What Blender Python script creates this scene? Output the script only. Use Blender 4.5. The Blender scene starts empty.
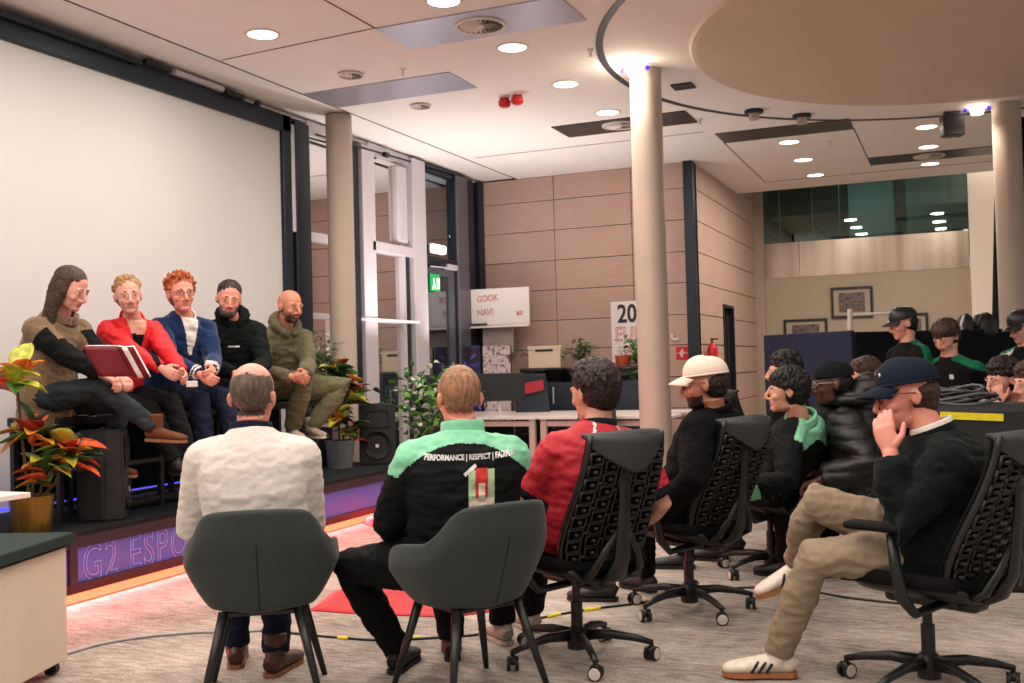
import bpy, bmesh, math, random
from math import sin, cos, pi, radians as RAD
from mathutils import Vector as V, Matrix as M4, noise
random.seed(7)
SC = bpy.context.scene
COL = SC.collection
# ---------------------------------------------------------------- camera
FPX, CAMZ = 1047.17, 1.32
def cam_axes():
    yaw, pitch, roll = -.40257, .0242132, -.0270642
    f = V((sin(yaw), cos(yaw), 0)); r = V((cos(yaw), -sin(yaw), 0)); u = V((0, 0, 1))
    f2 = f*cos(pitch) + u*sin(pitch); u2 = u*cos(pitch) - f*sin(pitch)
    return r*cos(roll) + u2*sin(roll), -r*sin(roll) + u2*cos(roll), f2
CR, CU, CF = cam_axes()
CO = V((0, 0, CAMZ))
def ray(px, py): return CF + CR*((px-512)/FPX) - CU*((py-341.5)/FPX)
def at(px, py, d): return CO + ray(px, py)*d
def atz(px, py, z=0.0): d = ray(px, py); return CO + d*((z-CAMZ)/d.z)
def atx(px, py, x): d = ray(px, py); return CO + d*(x/d.x)
def aty(px, py, y): d = ray(px, py); return CO + d*(y/d.y)
cd = bpy.data.cameras.new('camera'); cam = bpy.data.objects.new('camera', cd); COL.objects.link(cam)
cd.sensor_width = 36; cd.lens = FPX*36/1024; cd.clip_start = .05; cd.clip_end = 200
m = M4((CR, CU, -CF)).transposed().to_4x4(); m.translation = CO; cam.matrix_world = m
cd.dof.use_dof = True; cd.dof.focus_distance = 5.2; cd.dof.aperture_fstop = 5.6
SC.camera = cam
SC.view_settings.view_transform = 'Standard'; SC.view_settings.look = 'None'
SC.view_settings.gamma = 1; SC.view_settings.use_curve_mapping = False
# ---------------------------------------------------------------- materials
def lin(c):
    if isinstance(c, str):
        c = [int(c[i:i+2], 16)/255 for i in (0, 2, 4)]
    return tuple((x/12.92 if x <= .04045 else ((x+.055)/1.055)**2.4) for x in c)
MATS = {}
def mat(name, col, rough=.6, metal=0, var=.12, scale=30, bump=.08, bscale=None, stretch=(1, 1, 1), emit=None, es=1, sheen=0, spec=.5, trans=0, sss=0, alpha=1):
    if name in MATS: return MATS[name]
    m = bpy.data.materials.new(name); m.use_nodes = True; nt = m.node_tree; N = nt.nodes; L = nt.links
    b = N['Principled BSDF']
    c = lin(col); b.inputs['Roughness'].default_value = rough; b.inputs['Metallic'].default_value = metal
    b.inputs['Specular IOR Level'].default_value = spec if rough < .74 else min(spec, .15)
    tc = N.new('ShaderNodeTexCoord'); mp = N.new('ShaderNodeMapping'); mp.inputs['Scale'].default_value = stretch
    L.new(tc.outputs['Object'], mp.inputs['Vector'])
    n = N.new('ShaderNodeTexNoise'); n.inputs['Scale'].default_value = scale; n.inputs['Detail'].default_value = 4
    L.new(mp.outputs['Vector'], n.inputs['Vector'])
    r = N.new('ShaderNodeValToRGB')
    r.color_ramp.elements[0].position = .3; r.color_ramp.elements[1].position = .7
    r.color_ramp.elements[0].color = (*[x*(1-var) for x in c], 1); r.color_ramp.elements[1].color = (*[min(1, x*(1+var)) for x in c], 1)
    L.new(n.outputs['Fac'], r.inputs['Fac']); L.new(r.outputs['Color'], b.inputs['Base Color'])
    if bump:
        n2 = N.new('ShaderNodeTexNoise'); n2.inputs['Scale'].default_value = bscale or scale*4; n2.inputs['Detail'].default_value = 3
        L.new(mp.outputs['Vector'], n2.inputs['Vector'])
        bp = N.new('ShaderNodeBump'); bp.inputs['Strength'].default_value = bump; bp.inputs['Distance'].default_value = .01
        L.new(n2.outputs['Fac'], bp.inputs['Height']); L.new(bp.outputs['Normal'], b.inputs['Normal'])
    if emit: b.inputs['Emission Color'].default_value = (*lin(emit), 1); b.inputs['Emission Strength'].default_value = es
    if sheen: b.inputs['Sheen Weight'].default_value = sheen; b.inputs['Sheen Roughness'].default_value = .4
    if trans: b.inputs['Transmission Weight'].default_value = trans
    if sss:
        b.inputs['Subsurface Weight'].default_value = sss; b.inputs['Subsurface Radius'].default_value = (.012, .004, .002); b.inputs['Subsurface Scale'].default_value = 1
    if alpha < 1: b.inputs['Alpha'].default_value = alpha
    MATS[name] = m
    return m
# ---------------------------------------------------------------- mesh builder
class MB:
    def __init__(s): s.b = bmesh.new()
    def _t(s, vs, mt):
        for v in vs: v.co = mt @ v.co
    def box(s, c, sz, rot=None, bev=0):
        r = bmesh.ops.create_cube(s.b, size=1); vs = r['verts']
        for v in vs: v.co = V((v.co.x*sz[0], v.co.y*sz[1], v.co.z*sz[2]))
        if bev:
            es = list({e for v in vs for e in v.link_edges})
            g = bmesh.ops.bevel(s.b, geom=es, offset=min(bev, min(sz)*.45), segments=2, affect='EDGES', profile=.5)
            vs = list({v for f in g['faces'] for v in f.verts} | {v for v in vs if v.is_valid})
        mt = M4.Translation(V(c))
        if rot is not None: mt = mt @ (rot if isinstance(rot, M4) else M4.Rotation(rot, 4, 'Z'))
        s._t(vs, mt); return s
    def quad(s, *p):
        s.b.faces.new([s.b.verts.new(V(q)) for q in p]); return s
    def tube(s, pts, rad, n=12, side=None, cap=True, closed=False):
        """closed tube along pts, rad = r or (rx, ry) for each point"""
        pts = [V(p) for p in pts]; k = len(pts)
        if not isinstance(rad, (list, tuple)): rad = [rad]*k
        rings = []; prev = None
        for i, p in enumerate(pts):
            if closed: t = pts[(i+1) % k]-pts[i-1]
            else: t = pts[min(i+1, k-1)]-pts[max(i-1, 0)]
            if t.length < 1e-9: t = V((0, 0, 1))
            t.normalize()
            if prev is None:
                a = V(side) if side is not None else (V((1, 0, 0)) if abs(t.x) < .8 else V((0, 1, 0)))
            else: a = prev if side is None else V(side)
            x = a-t*a.dot(t)
            if x.length < 1e-6: x = t.orthogonal()
            x.normalize(); prev = x; y = t.cross(x)
            r = rad[i]; rx, ry = (r if isinstance(r, (list, tuple)) else (r, r))
            rings.append([s.b.verts.new(p + x*(rx*cos(2*pi*j/n)) + y*(ry*sin(2*pi*j/n))) for j in range(n)])
        m = k if closed else k-1
        for i in range(m):
            a, b = rings[i], rings[(i+1) % k]
            for j in range(n): s.b.faces.new((a[j], a[(j+1) % n], b[(j+1) % n], b[j]))
        if cap and not closed:
            s.b.faces.new(rings[0][::-1]); s.b.faces.new(rings[-1])
        return s
    def cyl(s, p0, p1, r0, r1=None, n=16): return s.tube([p0, p1], [r0, r0 if r1 is None else r1], n)
    def lathe(s, prof, c=(0, 0, 0), n=24, rot=None, ring=False):
        """prof: list of (r, z), revolved about z"""
        mt = M4.Translation(V(c)) @ (rot if rot is not None else M4.Identity(4))
        rings = []
        for r, z in prof:
            if r < 1e-6: rings.append([s.b.verts.new(mt @ V((0, 0, z)))])
            else: rings.append([s.b.verts.new(mt @ V((r*cos(2*pi*j/n), r*sin(2*pi*j/n), z))) for j in range(n)])
        for a, b in zip(rings, rings[1:] + (rings[:1] if ring else [])):
            for j in range(n):
                q = (j+1) % n
                if len(a) == 1 and len(b) == 1: continue
                if len(a) == 1: s.b.faces.new((a[0], b[q], b[j]))
                elif len(b) == 1: s.b.faces.new((a[j], a[q], b[0]))
                else: s.b.faces.new((a[j], a[q], b[q], b[j]))
        if ring: return s
        if len(rings[0]) > 1: s.b.faces.new(rings[0][::-1])
        if len(rings[-1]) > 1: s.b.faces.new(rings[-1])
        return s
    def ell(s, c, r, rot=None, seg=16, ring=10):
        r = (r, r, r) if not isinstance(r, (tuple, list)) else r
        mt = M4.Translation(V(c)) @ (rot if rot is not None else M4.Identity(4)) @ M4.Diagonal((*r, 1)); nv = s.b.verts.new; nf = s.b.faces.new
        rr = [[nv(mt @ V((sin(pi*i/ring)*cos(2*pi*j/seg), sin(pi*i/ring)*sin(2*pi*j/seg), cos(pi*i/ring)))) for j in range(seg)] for i in range(1, ring)]
        t, bo = nv(mt @ V((0, 0, 1))), nv(mt @ V((0, 0, -1)))
        for j in range(seg):
            q = (j+1) % seg; nf((t, rr[0][j], rr[0][q])); nf((bo, rr[-1][q], rr[-1][j]))
            for a_, b_ in zip(rr, rr[1:]): nf((a_[j], b_[j], b_[q], a_[q]))
        return s
    def prism(s, poly, z0, z1, mt=None):
        """poly in xy extruded z0..z1, then transformed"""
        mt = mt or M4.Identity(4)
        a = [s.b.verts.new(mt @ V((x, y, z0))) for x, y in poly]; b = [s.b.verts.new(mt @ V((x, y, z1))) for x, y in poly]
        n = len(poly)
        for i in range(n): s.b.faces.new((a[i], a[(i+1) % n], b[(i+1) % n], b[i]))
        s.b.faces.new(a[::-1]); s.b.faces.new(b); return s
    def surf(s, f, nu, nv, thick=0, nfun=None):
        """grid surface f(u,v)->Vector, u,v in 0..1, optionally with thickness along its normal"""
        g = [[V(f(i/nu, j/nv)) for j in range(nv+1)] for i in range(nu+1)]
        if not thick:
            vs = [[s.b.verts.new(p) for p in row] for row in g]
            for i in range(nu):
                for j in range(nv): s.b.faces.new((vs[i][j], vs[i+1][j], vs[i+1][j+1], vs[i][j+1]))
            return s
        def nrm(i, j):
            a = g[min(i+1, nu)][j]-g[max(i-1, 0)][j]; b = g[i][min(j+1, nv)]-g[i][max(j-1, 0)]
            c = a.cross(b); return c.normalized() if c.length > 1e-12 else V((0, 0, 1))
        A = [[s.b.verts.new(g[i][j]+nrm(i, j)*thick/2) for j in range(nv+1)] for i in range(nu+1)]
        B = [[s.b.verts.new(g[i][j]-nrm(i, j)*thick/2) for j in range(nv+1)] for i in range(nu+1)]
        for i in range(nu):
            for j in range(nv):
                s.b.faces.new((A[i][j], A[i+1][j], A[i+1][j+1], A[i][j+1])); s.b.faces.new((B[i][j], B[i][j+1], B[i+1][j+1], B[i+1][j]))
        for i in range(nu):
            s.b.faces.new((A[i][0], B[i][0], B[i+1][0], A[i+1][0])); s.b.faces.new((A[i][nv], A[i+1][nv], B[i+1][nv], B[i][nv]))
        for j in range(nv):
            s.b.faces.new((A[0][j], A[0][j+1], B[0][j+1], B[0][j])); s.b.faces.new((A[nu][j], B[nu][j], B[nu][j+1], A[nu][j+1]))
        return s
def obj(name, mb, m, parent=None, smooth=False, fix=True):
    if isinstance(mb, MB):
        if fix: bmesh.ops.recalc_face_normals(mb.b, faces=mb.b.faces)
        me = bpy.data.meshes.new(name); mb.b.to_mesh(me); mb.b.free()
    else: me = mb
    ms = m if isinstance(m, (list, tuple)) else [m]
    if len(me.materials) == 0:
        for x in ms: me.materials.append(x)
    if smooth:
        me.polygons.foreach_set('use_smooth', [True]*len(me.polygons))
        if smooth == 'auto': me.set_sharp_from_angle(angle=RAD(40))
    o = bpy.data.objects.new(name, me); COL.objects.link(o)
    if parent is not None: o.parent = parent
    return o
def tag(o, label=None, cat=None, group=None, kind=None):
    if label: o['label'] = label
    if cat: o['category'] = cat
    if group: o['group'] = group
    if kind: o['kind'] = kind
    return o
def thing(name, label, cat, loc=(0, 0, 0), rotz=0, group=None):
    o = bpy.data.objects.new(name, None); COL.objects.link(o); o.location = loc; o.rotation_euler = (0, 0, rotz)
    o.empty_display_size = .1
    return tag(o, label, cat, group)
def struct(name, mb, m, parent=None, smooth=False):
    o = obj(name, mb, m, parent, smooth)
    if parent is None: o['kind'] = 'structure'
    return o
KIDS = {}
def dup(root, loc, rotz=0, label=None, group=None, scale=None):
    r = root.copy(); COL.objects.link(r); r.location = loc; r.rotation_euler = (0, 0, rotz)
    if scale: r.scale = scale
    if label: r['label'] = label
    if group: r['group'] = group
    def rec(a, b):
        for ch in [o for o in bpy.data.objects if o.parent == a]:
            c = ch.copy(); COL.objects.link(c); c.parent = b; rec(ch, c)
    rec(root, r)
    return r
def textmesh(txt, size, depth=.002, outline=0, spacing=1.0, xs=1.0, align='LEFT', bold=0):
    """writing as a mesh in its own xy plane"""
    cu = bpy.data.curves.new('writing', 'FONT'); cu.body = txt; cu.size = size; cu.space_character = spacing; cu.align_x = align
    cu.resolution_u = 3; cu.offset = bold
    if outline: cu.fill_mode = 'NONE'; cu.bevel_depth = outline; cu.bevel_resolution = 1
    else: cu.extrude = depth
    o = bpy.data.objects.new('writing', cu); COL.objects.link(o)
    dg = bpy.context.evaluated_depsgraph_get(); dg.update()
    me = bpy.data.meshes.new_from_object(o.evaluated_get(dg)); me.materials.clear()
    bpy.data.objects.remove(o)
    if xs != 1:
        for v in me.vertices: v.co.x *= xs
    return me
def place(me, mt):
    me.transform(mt); return me
def frame(o, x, y):
    """matrix from an origin, x direction and y direction"""
    x = V(x).normalized(); z = x.cross(V(y)).normalized(); y = z.cross(x)
    m = M4((x, y, z)).transposed().to_4x4(); m.translation = V(o); return m
# ================================================================= materials of the room
WHITE = mat('white paint', (.86, .83, .80), .6, var=.02, bump=.02)
CEIL = mat('ceiling board', (.95, .92, .90), .8, var=.015, scale=3, bump=.02)
def carpet_mat():
    m = mat('mottled carpet', (.52, .47, .42), .95, var=.3, scale=2.2, bump=0, sheen=.2)
    nt = m.node_tree; N = nt.nodes; L = nt.links; b = N['Principled BSDF']
    tc = N['Texture Coordinate']
    cs = []
    for sc, st in ((9, (1, 3.5, 1)), (60, (1, 2.2, 1)), (1.1, (1, 1.6, 1))):
        mp = N.new('ShaderNodeMapping'); mp.inputs['Scale'].default_value = st; mp.inputs['Rotation'].default_value = (0, 0, .5)
        L.new(tc.outputs['Object'], mp.inputs['Vector'])
        n = N.new('ShaderNodeTexNoise'); n.inputs['Scale'].default_value = sc; n.inputs['Detail'].default_value = 6; n.inputs['Roughness'].default_value = .65
        L.new(mp.outputs['Vector'], n.inputs['Vector']); cs.append(n)
    a = N.new('ShaderNodeMath'); a.operation = 'ADD'; L.new(cs[0].outputs['Fac'], a.inputs[0]); L.new(cs[1].outputs['Fac'], a.inputs[1])
    a2 = N.new('ShaderNodeMath'); a2.operation = 'ADD'; L.new(a.outputs[0], a2.inputs[0]); L.new(cs[2].outputs['Fac'], a2.inputs[1])
    r = N.new('ShaderNodeValToRGB'); a3 = N.new('ShaderNodeMath'); a3.operation = 'DIVIDE'; a3.inputs[1].default_value = 3
    L.new(a2.outputs[0], a3.inputs[0]); L.new(a3.outputs[0], r.inputs['Fac'])
    e = r.color_ramp.elements; e[0].position = .40; e[0].color = (*lin((.38, .345, .315)), 1); e[1].position = .60; e[1].color = (*lin((.78, .73, .68)), 1)
    x = r.color_ramp.elements.new(.5); x.color = (*lin((.61, .565, .52)), 1)
    L.new(r.outputs['Color'], b.inputs['Base Color'])
    bp = N.new('ShaderNodeBump'); bp.inputs['Strength'].default_value = .5; bp.inputs['Distance'].default_value = .01
    L.new(cs[1].outputs['Fac'], bp.inputs['Height']); L.new(bp.outputs['Normal'], b.inputs['Normal'])
    return m
CARPET = carpet_mat()
NAVYM = mat('dark blue steel', (.10, .14, .19), .4, metal=.3, var=.08, bump=.02)
SILVER = mat('pale silver aluminium', (.80, .77, .79), .38, metal=.12, var=.04, bump=.02)
BLACKM = mat('black powder coat', (.06, .065, .07), .45, var=.1, bump=.03)
def panel_mat(name, c):
    m = mat(name, c, .55, var=.05, scale=2, bump=0)
    nt = m.node_tree; N = nt.nodes; L = nt.links; b = N['Principled BSDF']
    tc = N['Texture Coordinate']; w = N.new('ShaderNodeTexWave'); w.bands_direction = 'Z'; w.inputs['Scale'].default_value = 10.5
    L.new(tc.outputs['Object'], w.inputs['Vector'])
    bp = N.new('ShaderNodeBump'); bp.inputs['Strength'].default_value = .25; bp.inputs['Distance'].default_value = .01
    L.new(w.outputs['Fac'], bp.inputs['Height']); L.new(bp.outputs['Normal'], b.inputs['Normal'])
    r = [n for n in N if n.type == 'VALTORGB'][0]
    mx = N.new('ShaderNodeMix'); mx.data_type = 'RGBA'; mx.blend_type = 'MULTIPLY'
    cr = N.new('ShaderNodeValToRGB'); cr.color_ramp.elements[0].position = .0; cr.color_ramp.elements[0].color = (.74, .72, .70, 1); cr.color_ramp.elements[1].position = .35
    L.new(w.outputs['Fac'], cr.inputs['Fac']); mx.inputs[0].default_value = .8
    L.new(r.outputs['Color'], mx.inputs[6]); L.new(cr.outputs['Color'], mx.inputs[7]); L.new(mx.outputs[2], b.inputs['Base Color'])
    return m
PANEL = panel_mat('ribbed beige acoustic panel', (.76, .635, .58))
PANELG = mat('panel joint shadow gap', (.22, .17, .15), .8)
def glass_mat(name, tint, refl, base=(.02, .025, .03)):
    m = bpy.data.materials.new(name); m.use_nodes = True; nt = m.node_tree; N = nt.nodes; L = nt.links
    for n in list(N): N.remove(n)
    o = N.new('ShaderNodeOutputMaterial'); g = N.new('ShaderNodeBsdfGlossy'); g.inputs['Roughness'].default_value = .015; g.inputs['Color'].default_value = (*tint, 1)
    t = N.new('ShaderNodeBsdfTransparent'); t.inputs['Color'].default_value = (*base, 1)
    mx = N.new('ShaderNodeMixShader'); mx.inputs[0].default_value = refl
    ns = N.new('ShaderNodeTexNoise'); ns.inputs['Scale'].default_value = .6; bp = N.new('ShaderNodeBump'); bp.inputs['Strength'].default_value = .01
    L.new(ns.outputs['Fac'], bp.inputs['Height']); L.new(bp.outputs['Normal'], g.inputs['Normal'])
    L.new(t.outputs[0], mx.inputs[1]); L.new(g.outputs[0], mx.inputs[2]); L.new(mx.outputs[0], o.inputs[0])
    return m
NIGHTGLASS = glass_mat('coated night window glass', (1, .97, .95), .62, (.3, .32, .36))
DOORGLASS = glass_mat('clear door glass', (.9, .95, 1), .30, (.35, .4, .45))
GALGLASS = glass_mat('gallery glass', (.8, 1, .95), .12, (.55, .72, .68))
CH = 3.96
XW = -6.2; YB = 13.56; XS = -3.14; YF = 18.12
# floor
mb = MB(); mb.box((-2, 8, -.05), (16, 26, .1)); struct('floor', mb, CARPET)
# ceiling slab, edge at Y = 16.6, with grooves as real gaps
mb = MB()
mb.box(((-5.63+6)/2, (-5+16.6)/2, CH+.12), (11.63, 21.6, .24))
mb.box(((-5.67-6.5)/2, (-5+13.8)/2, CH+.13), (.83, 18.8, .22))
struct('ceiling', mb, CEIL)
mb = MB(); mb.box((-5.65, 4.4, CH+.06), (.05, 18.4, .1)); struct('trim_1', mb, PANELG)
mb = MB(); mb.box((-1, 18, 5.1), (9, 4, .1)); struct('ceiling_gallery', mb, CEIL)
mb = MB(); mb.box((-1, 16.55, 4.6), (9, .1, .9)); struct('wall_fascia', mb, WHITE)
# ceiling joints
gj = mat('ceiling joint', (.42, .37, .34), .9)
mb = MB()
for (x0, y0, x1, y1) in ((-2.52, 12.62, -2.55, 15.74), (-2.55, 15.74, 3, 15.74), (-5.6, 7.1, -4.03, 6.98), (-1.02, 12.6, -1.02, 14.6), (-4.05, 7.56, -4.05, 3), (-5.5, 11.9, -2.6, 11.9)):
    d = V((x1-x0, y1-y0, 0)); mb.box(((x0+x1)/2, (y0+y1)/2, CH-.001), (d.length, .012, .006), rot=math.atan2(d.y, d.x))
struct('trim_2', mb, gj)
# ring groove and the round dropped disc
RC = V((.5, 9.22, CH))
def annulus(mb, r0, r1, z0, z1, c=RC, n=96):
    for j in range(n):
        a, b = 2*pi*j/n, 2*pi*(j+1)/n
        p = [V((c.x+r*cos(t), c.y+r*sin(t), z)) for z in (z0, z1) for r, t in ((r0, a), (r1, a), (r1, b), (r0, b))]
        v = [mb.b.verts.new(q) for q in p]
        for f in ((0, 1, 2, 3), (4, 7, 6, 5), (0, 4, 5, 1), (2, 6, 7, 3), (1, 5, 6, 2), (0, 3, 7, 4)): mb.b.faces.new([v[i] for i in f])
mb = MB(); annulus(mb, 3.27, 3.33, CH-.006, CH+.02); struct('trim_3', mb, mat('dark ring channel', (.16, .17, .22), .5))
mb = MB(); mb.lathe([(2.50, -.035), (2.54, -.03), (2.56, .0), (2.56, .03)], RC, 96); struct('trim_4', mb, mat('taupe ceiling disc', (.84, .77, .68), .7, var=.02, scale=2))
# columns
COLM = mat('round column plaster', (.70, .635, .575), .55, var=.05, scale=3, bump=.02)
mb = MB(); mb.cyl((-5.82, 9.24, 0), (-5.82, 9.24, CH), .135, n=40); struct('column_left', mb, COLM, smooth='auto')
mb = MB(); mb.cyl((-2.51, 9.12, 0), (-2.51, 9.12, CH), .142, n=40); struct('column_middle', mb, COLM, smooth='auto')
mb = MB(); mb.cyl((.55, 12.2, 0), (.55, 12.2, CH), .142, n=40); struct('column_right', mb, COLM, smooth='auto')
# back wall: ribbed panels with joints
RZ = [.3, .72, 1.13, 1.55, 1.95, 2.37, 2.78, 3.2, 3.62]
mb = MB(); mb.box(((XW-1+XS)/2, YB+.13, CH/2), (XS-XW+1, .2, CH+.1)); wb = struct('wall_back', mb, PANELG)
mb = MB()
xs = [XW, -5.09, -3.98, XS-.05]; zs = [0]+RZ+[CH]
for i in range(3):
    for j in range(len(zs)-1):
        g = .005
        mb.box(((xs[i]+xs[i+1])/2, YB+.02, (zs[j]+zs[j+1])/2), (xs[i+1]-xs[i]-2*g, .04, zs[j+1]-zs[j]-2*g))
obj('panel', mb, PANEL, wb)
# side wall right of the corner post, with a door recess
mb = MB(); mb.box((XS-.14, (YB+15.2)/2+.1, CH/2+.4), (.16, 15.2-YB-.0, CH+.8)); mb.box((XS-.14, 17.3, CH/2+.4), (.16, 2.9, CH+.8)); mb.box((XS-.14, 15.6, 3.4), (.16, 1.4, 2.5)); wr = struct('wall_side', mb, PANELG)
mb = MB(); ys = [YB+.08, 15.25, 16.0, 18.1]; zs2 = [0]+RZ+[4.04, 4.5]
for i in range(3):
    for j in range(len(zs2)-1):
        if i == 1 and zs2[j+1] < 2.3: continue
        z0, z1 = zs2[j], zs2[j+1]
        if i == 1 and z0 < 2.14: z0 = 2.14
        mb.box((XS-.03, (ys[i]+ys[i+1])/2, (z0+z1)/2), (.06, ys[i+1]-ys[i]-(.0 if i != 1 else -.005), z1-z0-.014))
obj('panel', mb, PANEL, wr)
mb = MB(); mb.box((XS-.13, 15.62, 1.07), (.05, .74, 2.12)); d3 = struct('door_1', mb, mat('grey flush door', (.30, .28, .25), .5))
mb = MB(); mb.box((XS-.06, 15.27, 1.07), (.16, .04, 2.14)); mb.box((XS-.06, 15.98, 1.07), (.16, .04, 2.14)); mb.box((XS-.06, 15.62, 2.13), (.16, .75, .04)); obj('frame', mb, NAVYM, d3)
# blue steel corner post
mb = MB(); mb.box((XS-.045, YB-.0, CH/2), (.13, .13, CH), bev=.008); struct('trim_5', mb, NAVYM)
# far wall
CREAM = mat('cream painted wall', (.70, .64, .56), .7, var=.03, scale=2)
mb = MB(); mb.box((-1.2, YF+.1, 1.35), (4.0, .2, 2.7)); struct('wall_far', mb, CREAM)
mb = MB()
for a, b in ((-3.0, -2.42), (-2.41, .21)): mb.box(((a+b)/2, YF+.03, 3.0), (b-a, .06, .59))
struct('trim_6', mb, mat('brushed champagne steel fascia', (.60, .54, .49), .28, metal=.85, var=.25, scale=1.5, stretch=(3, 1, .05), bump=.0))
mb = MB(); mb.box((-3.07, YF-.06, 2.3), (.16, .14, 4.6)); struct('column_pillar', mb, mat('pale pillar', (.70, .63, .55), .6))
mb = MB(); mb.box((1.4, YF-.1, 2.3), (2.36, .3, 4.6)); struct('wall_right', mb, mat('pale wall right', (.95, .90, .83), .7, var=.02))
w1 = MB(); w1.box((-1.4, YF+.03, 4.15), (3.22, .02, 1.72)); struct('window_1', w1, GALGLASS)
# gallery room behind the glass
GD = mat('gallery wall', (.34, .37, .36), .6, var=.1, scale=1)
mb = MB(); mb.box((-1.2, YF+3.2, 4.2), (6, .1, 2.0)); mb.box((-4.2, YF+1.6, 4.2), (.1, 3.2, 2.0)); mb.box((1.8, YF+1.6, 4.2), (.1, 3.2, 2.0)); mb.box((-1.2, YF+1.65, 3.2), (6, 3.1, .1)); mb.box((-1.2, YF+1.7, 5.0), (6, 3.0, .05))
struct('wall_gallery', mb, GD)
mb = MB(); mb.box((-2.1, YF+1.4, 4.1), (.45, .1, 1.8)); mb.box((-3.05, YF+1.4, 4.1), (.25, .1, 1.8)); struct('trim_7', mb, mat('gallery pale pier', (.36, .36, .38), .6))
mb = MB(); mb.box((-2.62, YF+1.3, 4.1), (.55, .08, 1.8)); mb.box((-1.78, YF+1.3, 4.1), (.14, .1, 1.8)); mb.box((-.85, YF+1.3, 4.1), (.2, .1, 1.8)); mb.box((.1, YF+1.2, 4.3), (.4, .1, .7)); struct('trim_8', mb, mat('gallery dark post', (.06, .08, .09), .5))
# dark curtain beside the right column and dark wall at the picture's right
def curtain(name, x0, x1, y, z1, m, label):
    mb = MB(); mb.surf(lambda u, v: V((x0+(x1-x0)*u, y+.035*sin(u*(x1-x0)*38)*(1-.3*v)+.02*sin(u*17), .02+(z1-.02)*v)), int((x1-x0)*60), 4, .006)
    o = obj(name, mb, m, None, True); tag(o, label, 'curtain'); return o
DX0, DX1 = aty(985, 330, 15.2).x, aty(1001, 330, 15.2).x
DG = mat('dark green curtain', (.04, .10, .09), .9, sheen=.2, var=.2)
mb = MB(); mb.surf(lambda u, v: V((DX0+(DX1-DX0)*(u+(1-u)*v*.92), 15.2+.02*sin(u*20), .02+3.4*v)), 24, 8, .006)
tag(obj('curtain', mb, DG, None, True), 'narrow dark green drape hanging left of the right round column', 'curtain')
curtain('stage_curtain', aty(1013, 200, 12.9).x, 3.6, 12.9, CH-.02, mat('black curtain', (.02, .025, .035), .9, var=.3), 'wide black curtain hanging right of the right round column')
# ---------------------------------------------------------------- window wall on the left
def bx(mb, x0, x1, y0, y1, z0, z1, bev=0): mb.box(((x0+x1)/2, (y0+y1)/2, (z0+z1)/2), (x1-x0, y1-y0, z1-z0), bev=bev)
WALLL = mat('left wall plaster', (.80, .76, .72), .7, var=.02)
mb = MB(); bx(mb, XW-.3, XW-.16, -5, 9.0, 0, CH+.1); struct('wall_left', mb, WALLL)
mb = MB(); bx(mb, XW-2.3, XW-2.2, 9.0, YB, 0, CH+.1); struct('wall_outside', mb, mat('night outside wall', (.12, .12, .15), .9))
# window panes: one glass sheet per bay
def pane(n, y0, y1, z0, z1, g=NIGHTGLASS):
    mb = MB(); bx(mb, XW-.035, XW-.02, y0, y1, z0, z1); return struct('window_%d' % n, mb, g)
w = pane(2, 9.2, 10.2, .1, CH-.1); 
mb = MB(); bx(mb, XW-.06, XW+.02, 9.2, 10.1, 2.70, 2.79); bx(mb, XW-.06, XW+.02, 9.2, 10.1, 1.88, 1.94); bx(mb, XW-.06, XW+.02, 9.2, 10.1, CH-.12, CH); bx(mb, XW-.06, XW+.02, 9.2, 10.1, 0, .12); obj('window_frame', mb, SILVER, w)
w = pane(3, 10.4, 11.4, .1, CH-.1)
mb = MB(); bx(mb, XW-.06, XW+.06, 10.42, 11.4, 2.70, 2.82, .01); bx(mb, XW-.06, XW+.02, 10.42, 11.4, CH-.12, CH); bx(mb, XW-.06, XW+.02, 10.42, 11.4, 0, .12); bx(mb, XW-.06, XW+.03, 11.16, 11.24, .1, 2.7); bx(mb, XW-.05, XW+.05, 11.05, 11.3, 2.86, CH-.16, .03)
obj('window_frame', mb, SILVER, w)
mb = MB(); bx(mb, XW-.06, XW+.03, 11.25, 11.34, .1, 2.7); obj('window_edge', mb, NAVYM, w)
# lit rail across the second bay
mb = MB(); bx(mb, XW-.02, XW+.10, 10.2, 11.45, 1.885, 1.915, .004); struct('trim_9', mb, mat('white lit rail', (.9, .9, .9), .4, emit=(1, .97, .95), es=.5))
# mullions
mb = MB(); bx(mb, XW-.08, XW+.06, 10.22, 10.5, 0, CH-.06, .01); struct('trim_10', mb, SILVER)
mb = MB(); bx(mb, XW-.08, XW+.02, 10.08, 10.2, 0, CH-.06); struct('trim_11', mb, NAVYM)
mb = MB(); bx(mb, XW-.08, XW+.08, 11.38, 11.72, 0, CH-.02, .01); struct('trim_12', mb, SILVER)
mb = MB(); bx(mb, XW-.08, XW+.06, 12.66, 13.0, 0, CH-.02, .01); struct('trim_13', mb, mat('grey steel post', (.42, .41, .45), .4, metal=.4))
mb = MB(); bx(mb, XW-.08, XW+.04, 13.0, 13.22, 0, CH-.02); bx(mb, XW-.1, XW-.02, 13.22, 13.36, 0, CH-.02); bx(mb, XW-.08, XW+.05, 13.36, 13.55, 0, CH-.02); struct('trim_14', mb, NAVYM)
# top runner of the window wall, roller tube and cable
mb = MB(); bx(mb, XW-.1, XW+.0, 5.0, YB, CH-.03, CH+.0); struct('trim_15', mb, mat('pale head rail', (.85, .83, .82), .5))
mb = MB(); mb.cyl((XW+.06, 9.3, 3.82), (XW+.06, 12.9, 3.94), .012, n=8); struct('trim_16', mb, NAVYM)
mb = MB(); mb.box((XW+.07, 10.75, 3.86), (.05, .1, .05)); struct('trim_17', mb, BLACKM)
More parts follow.
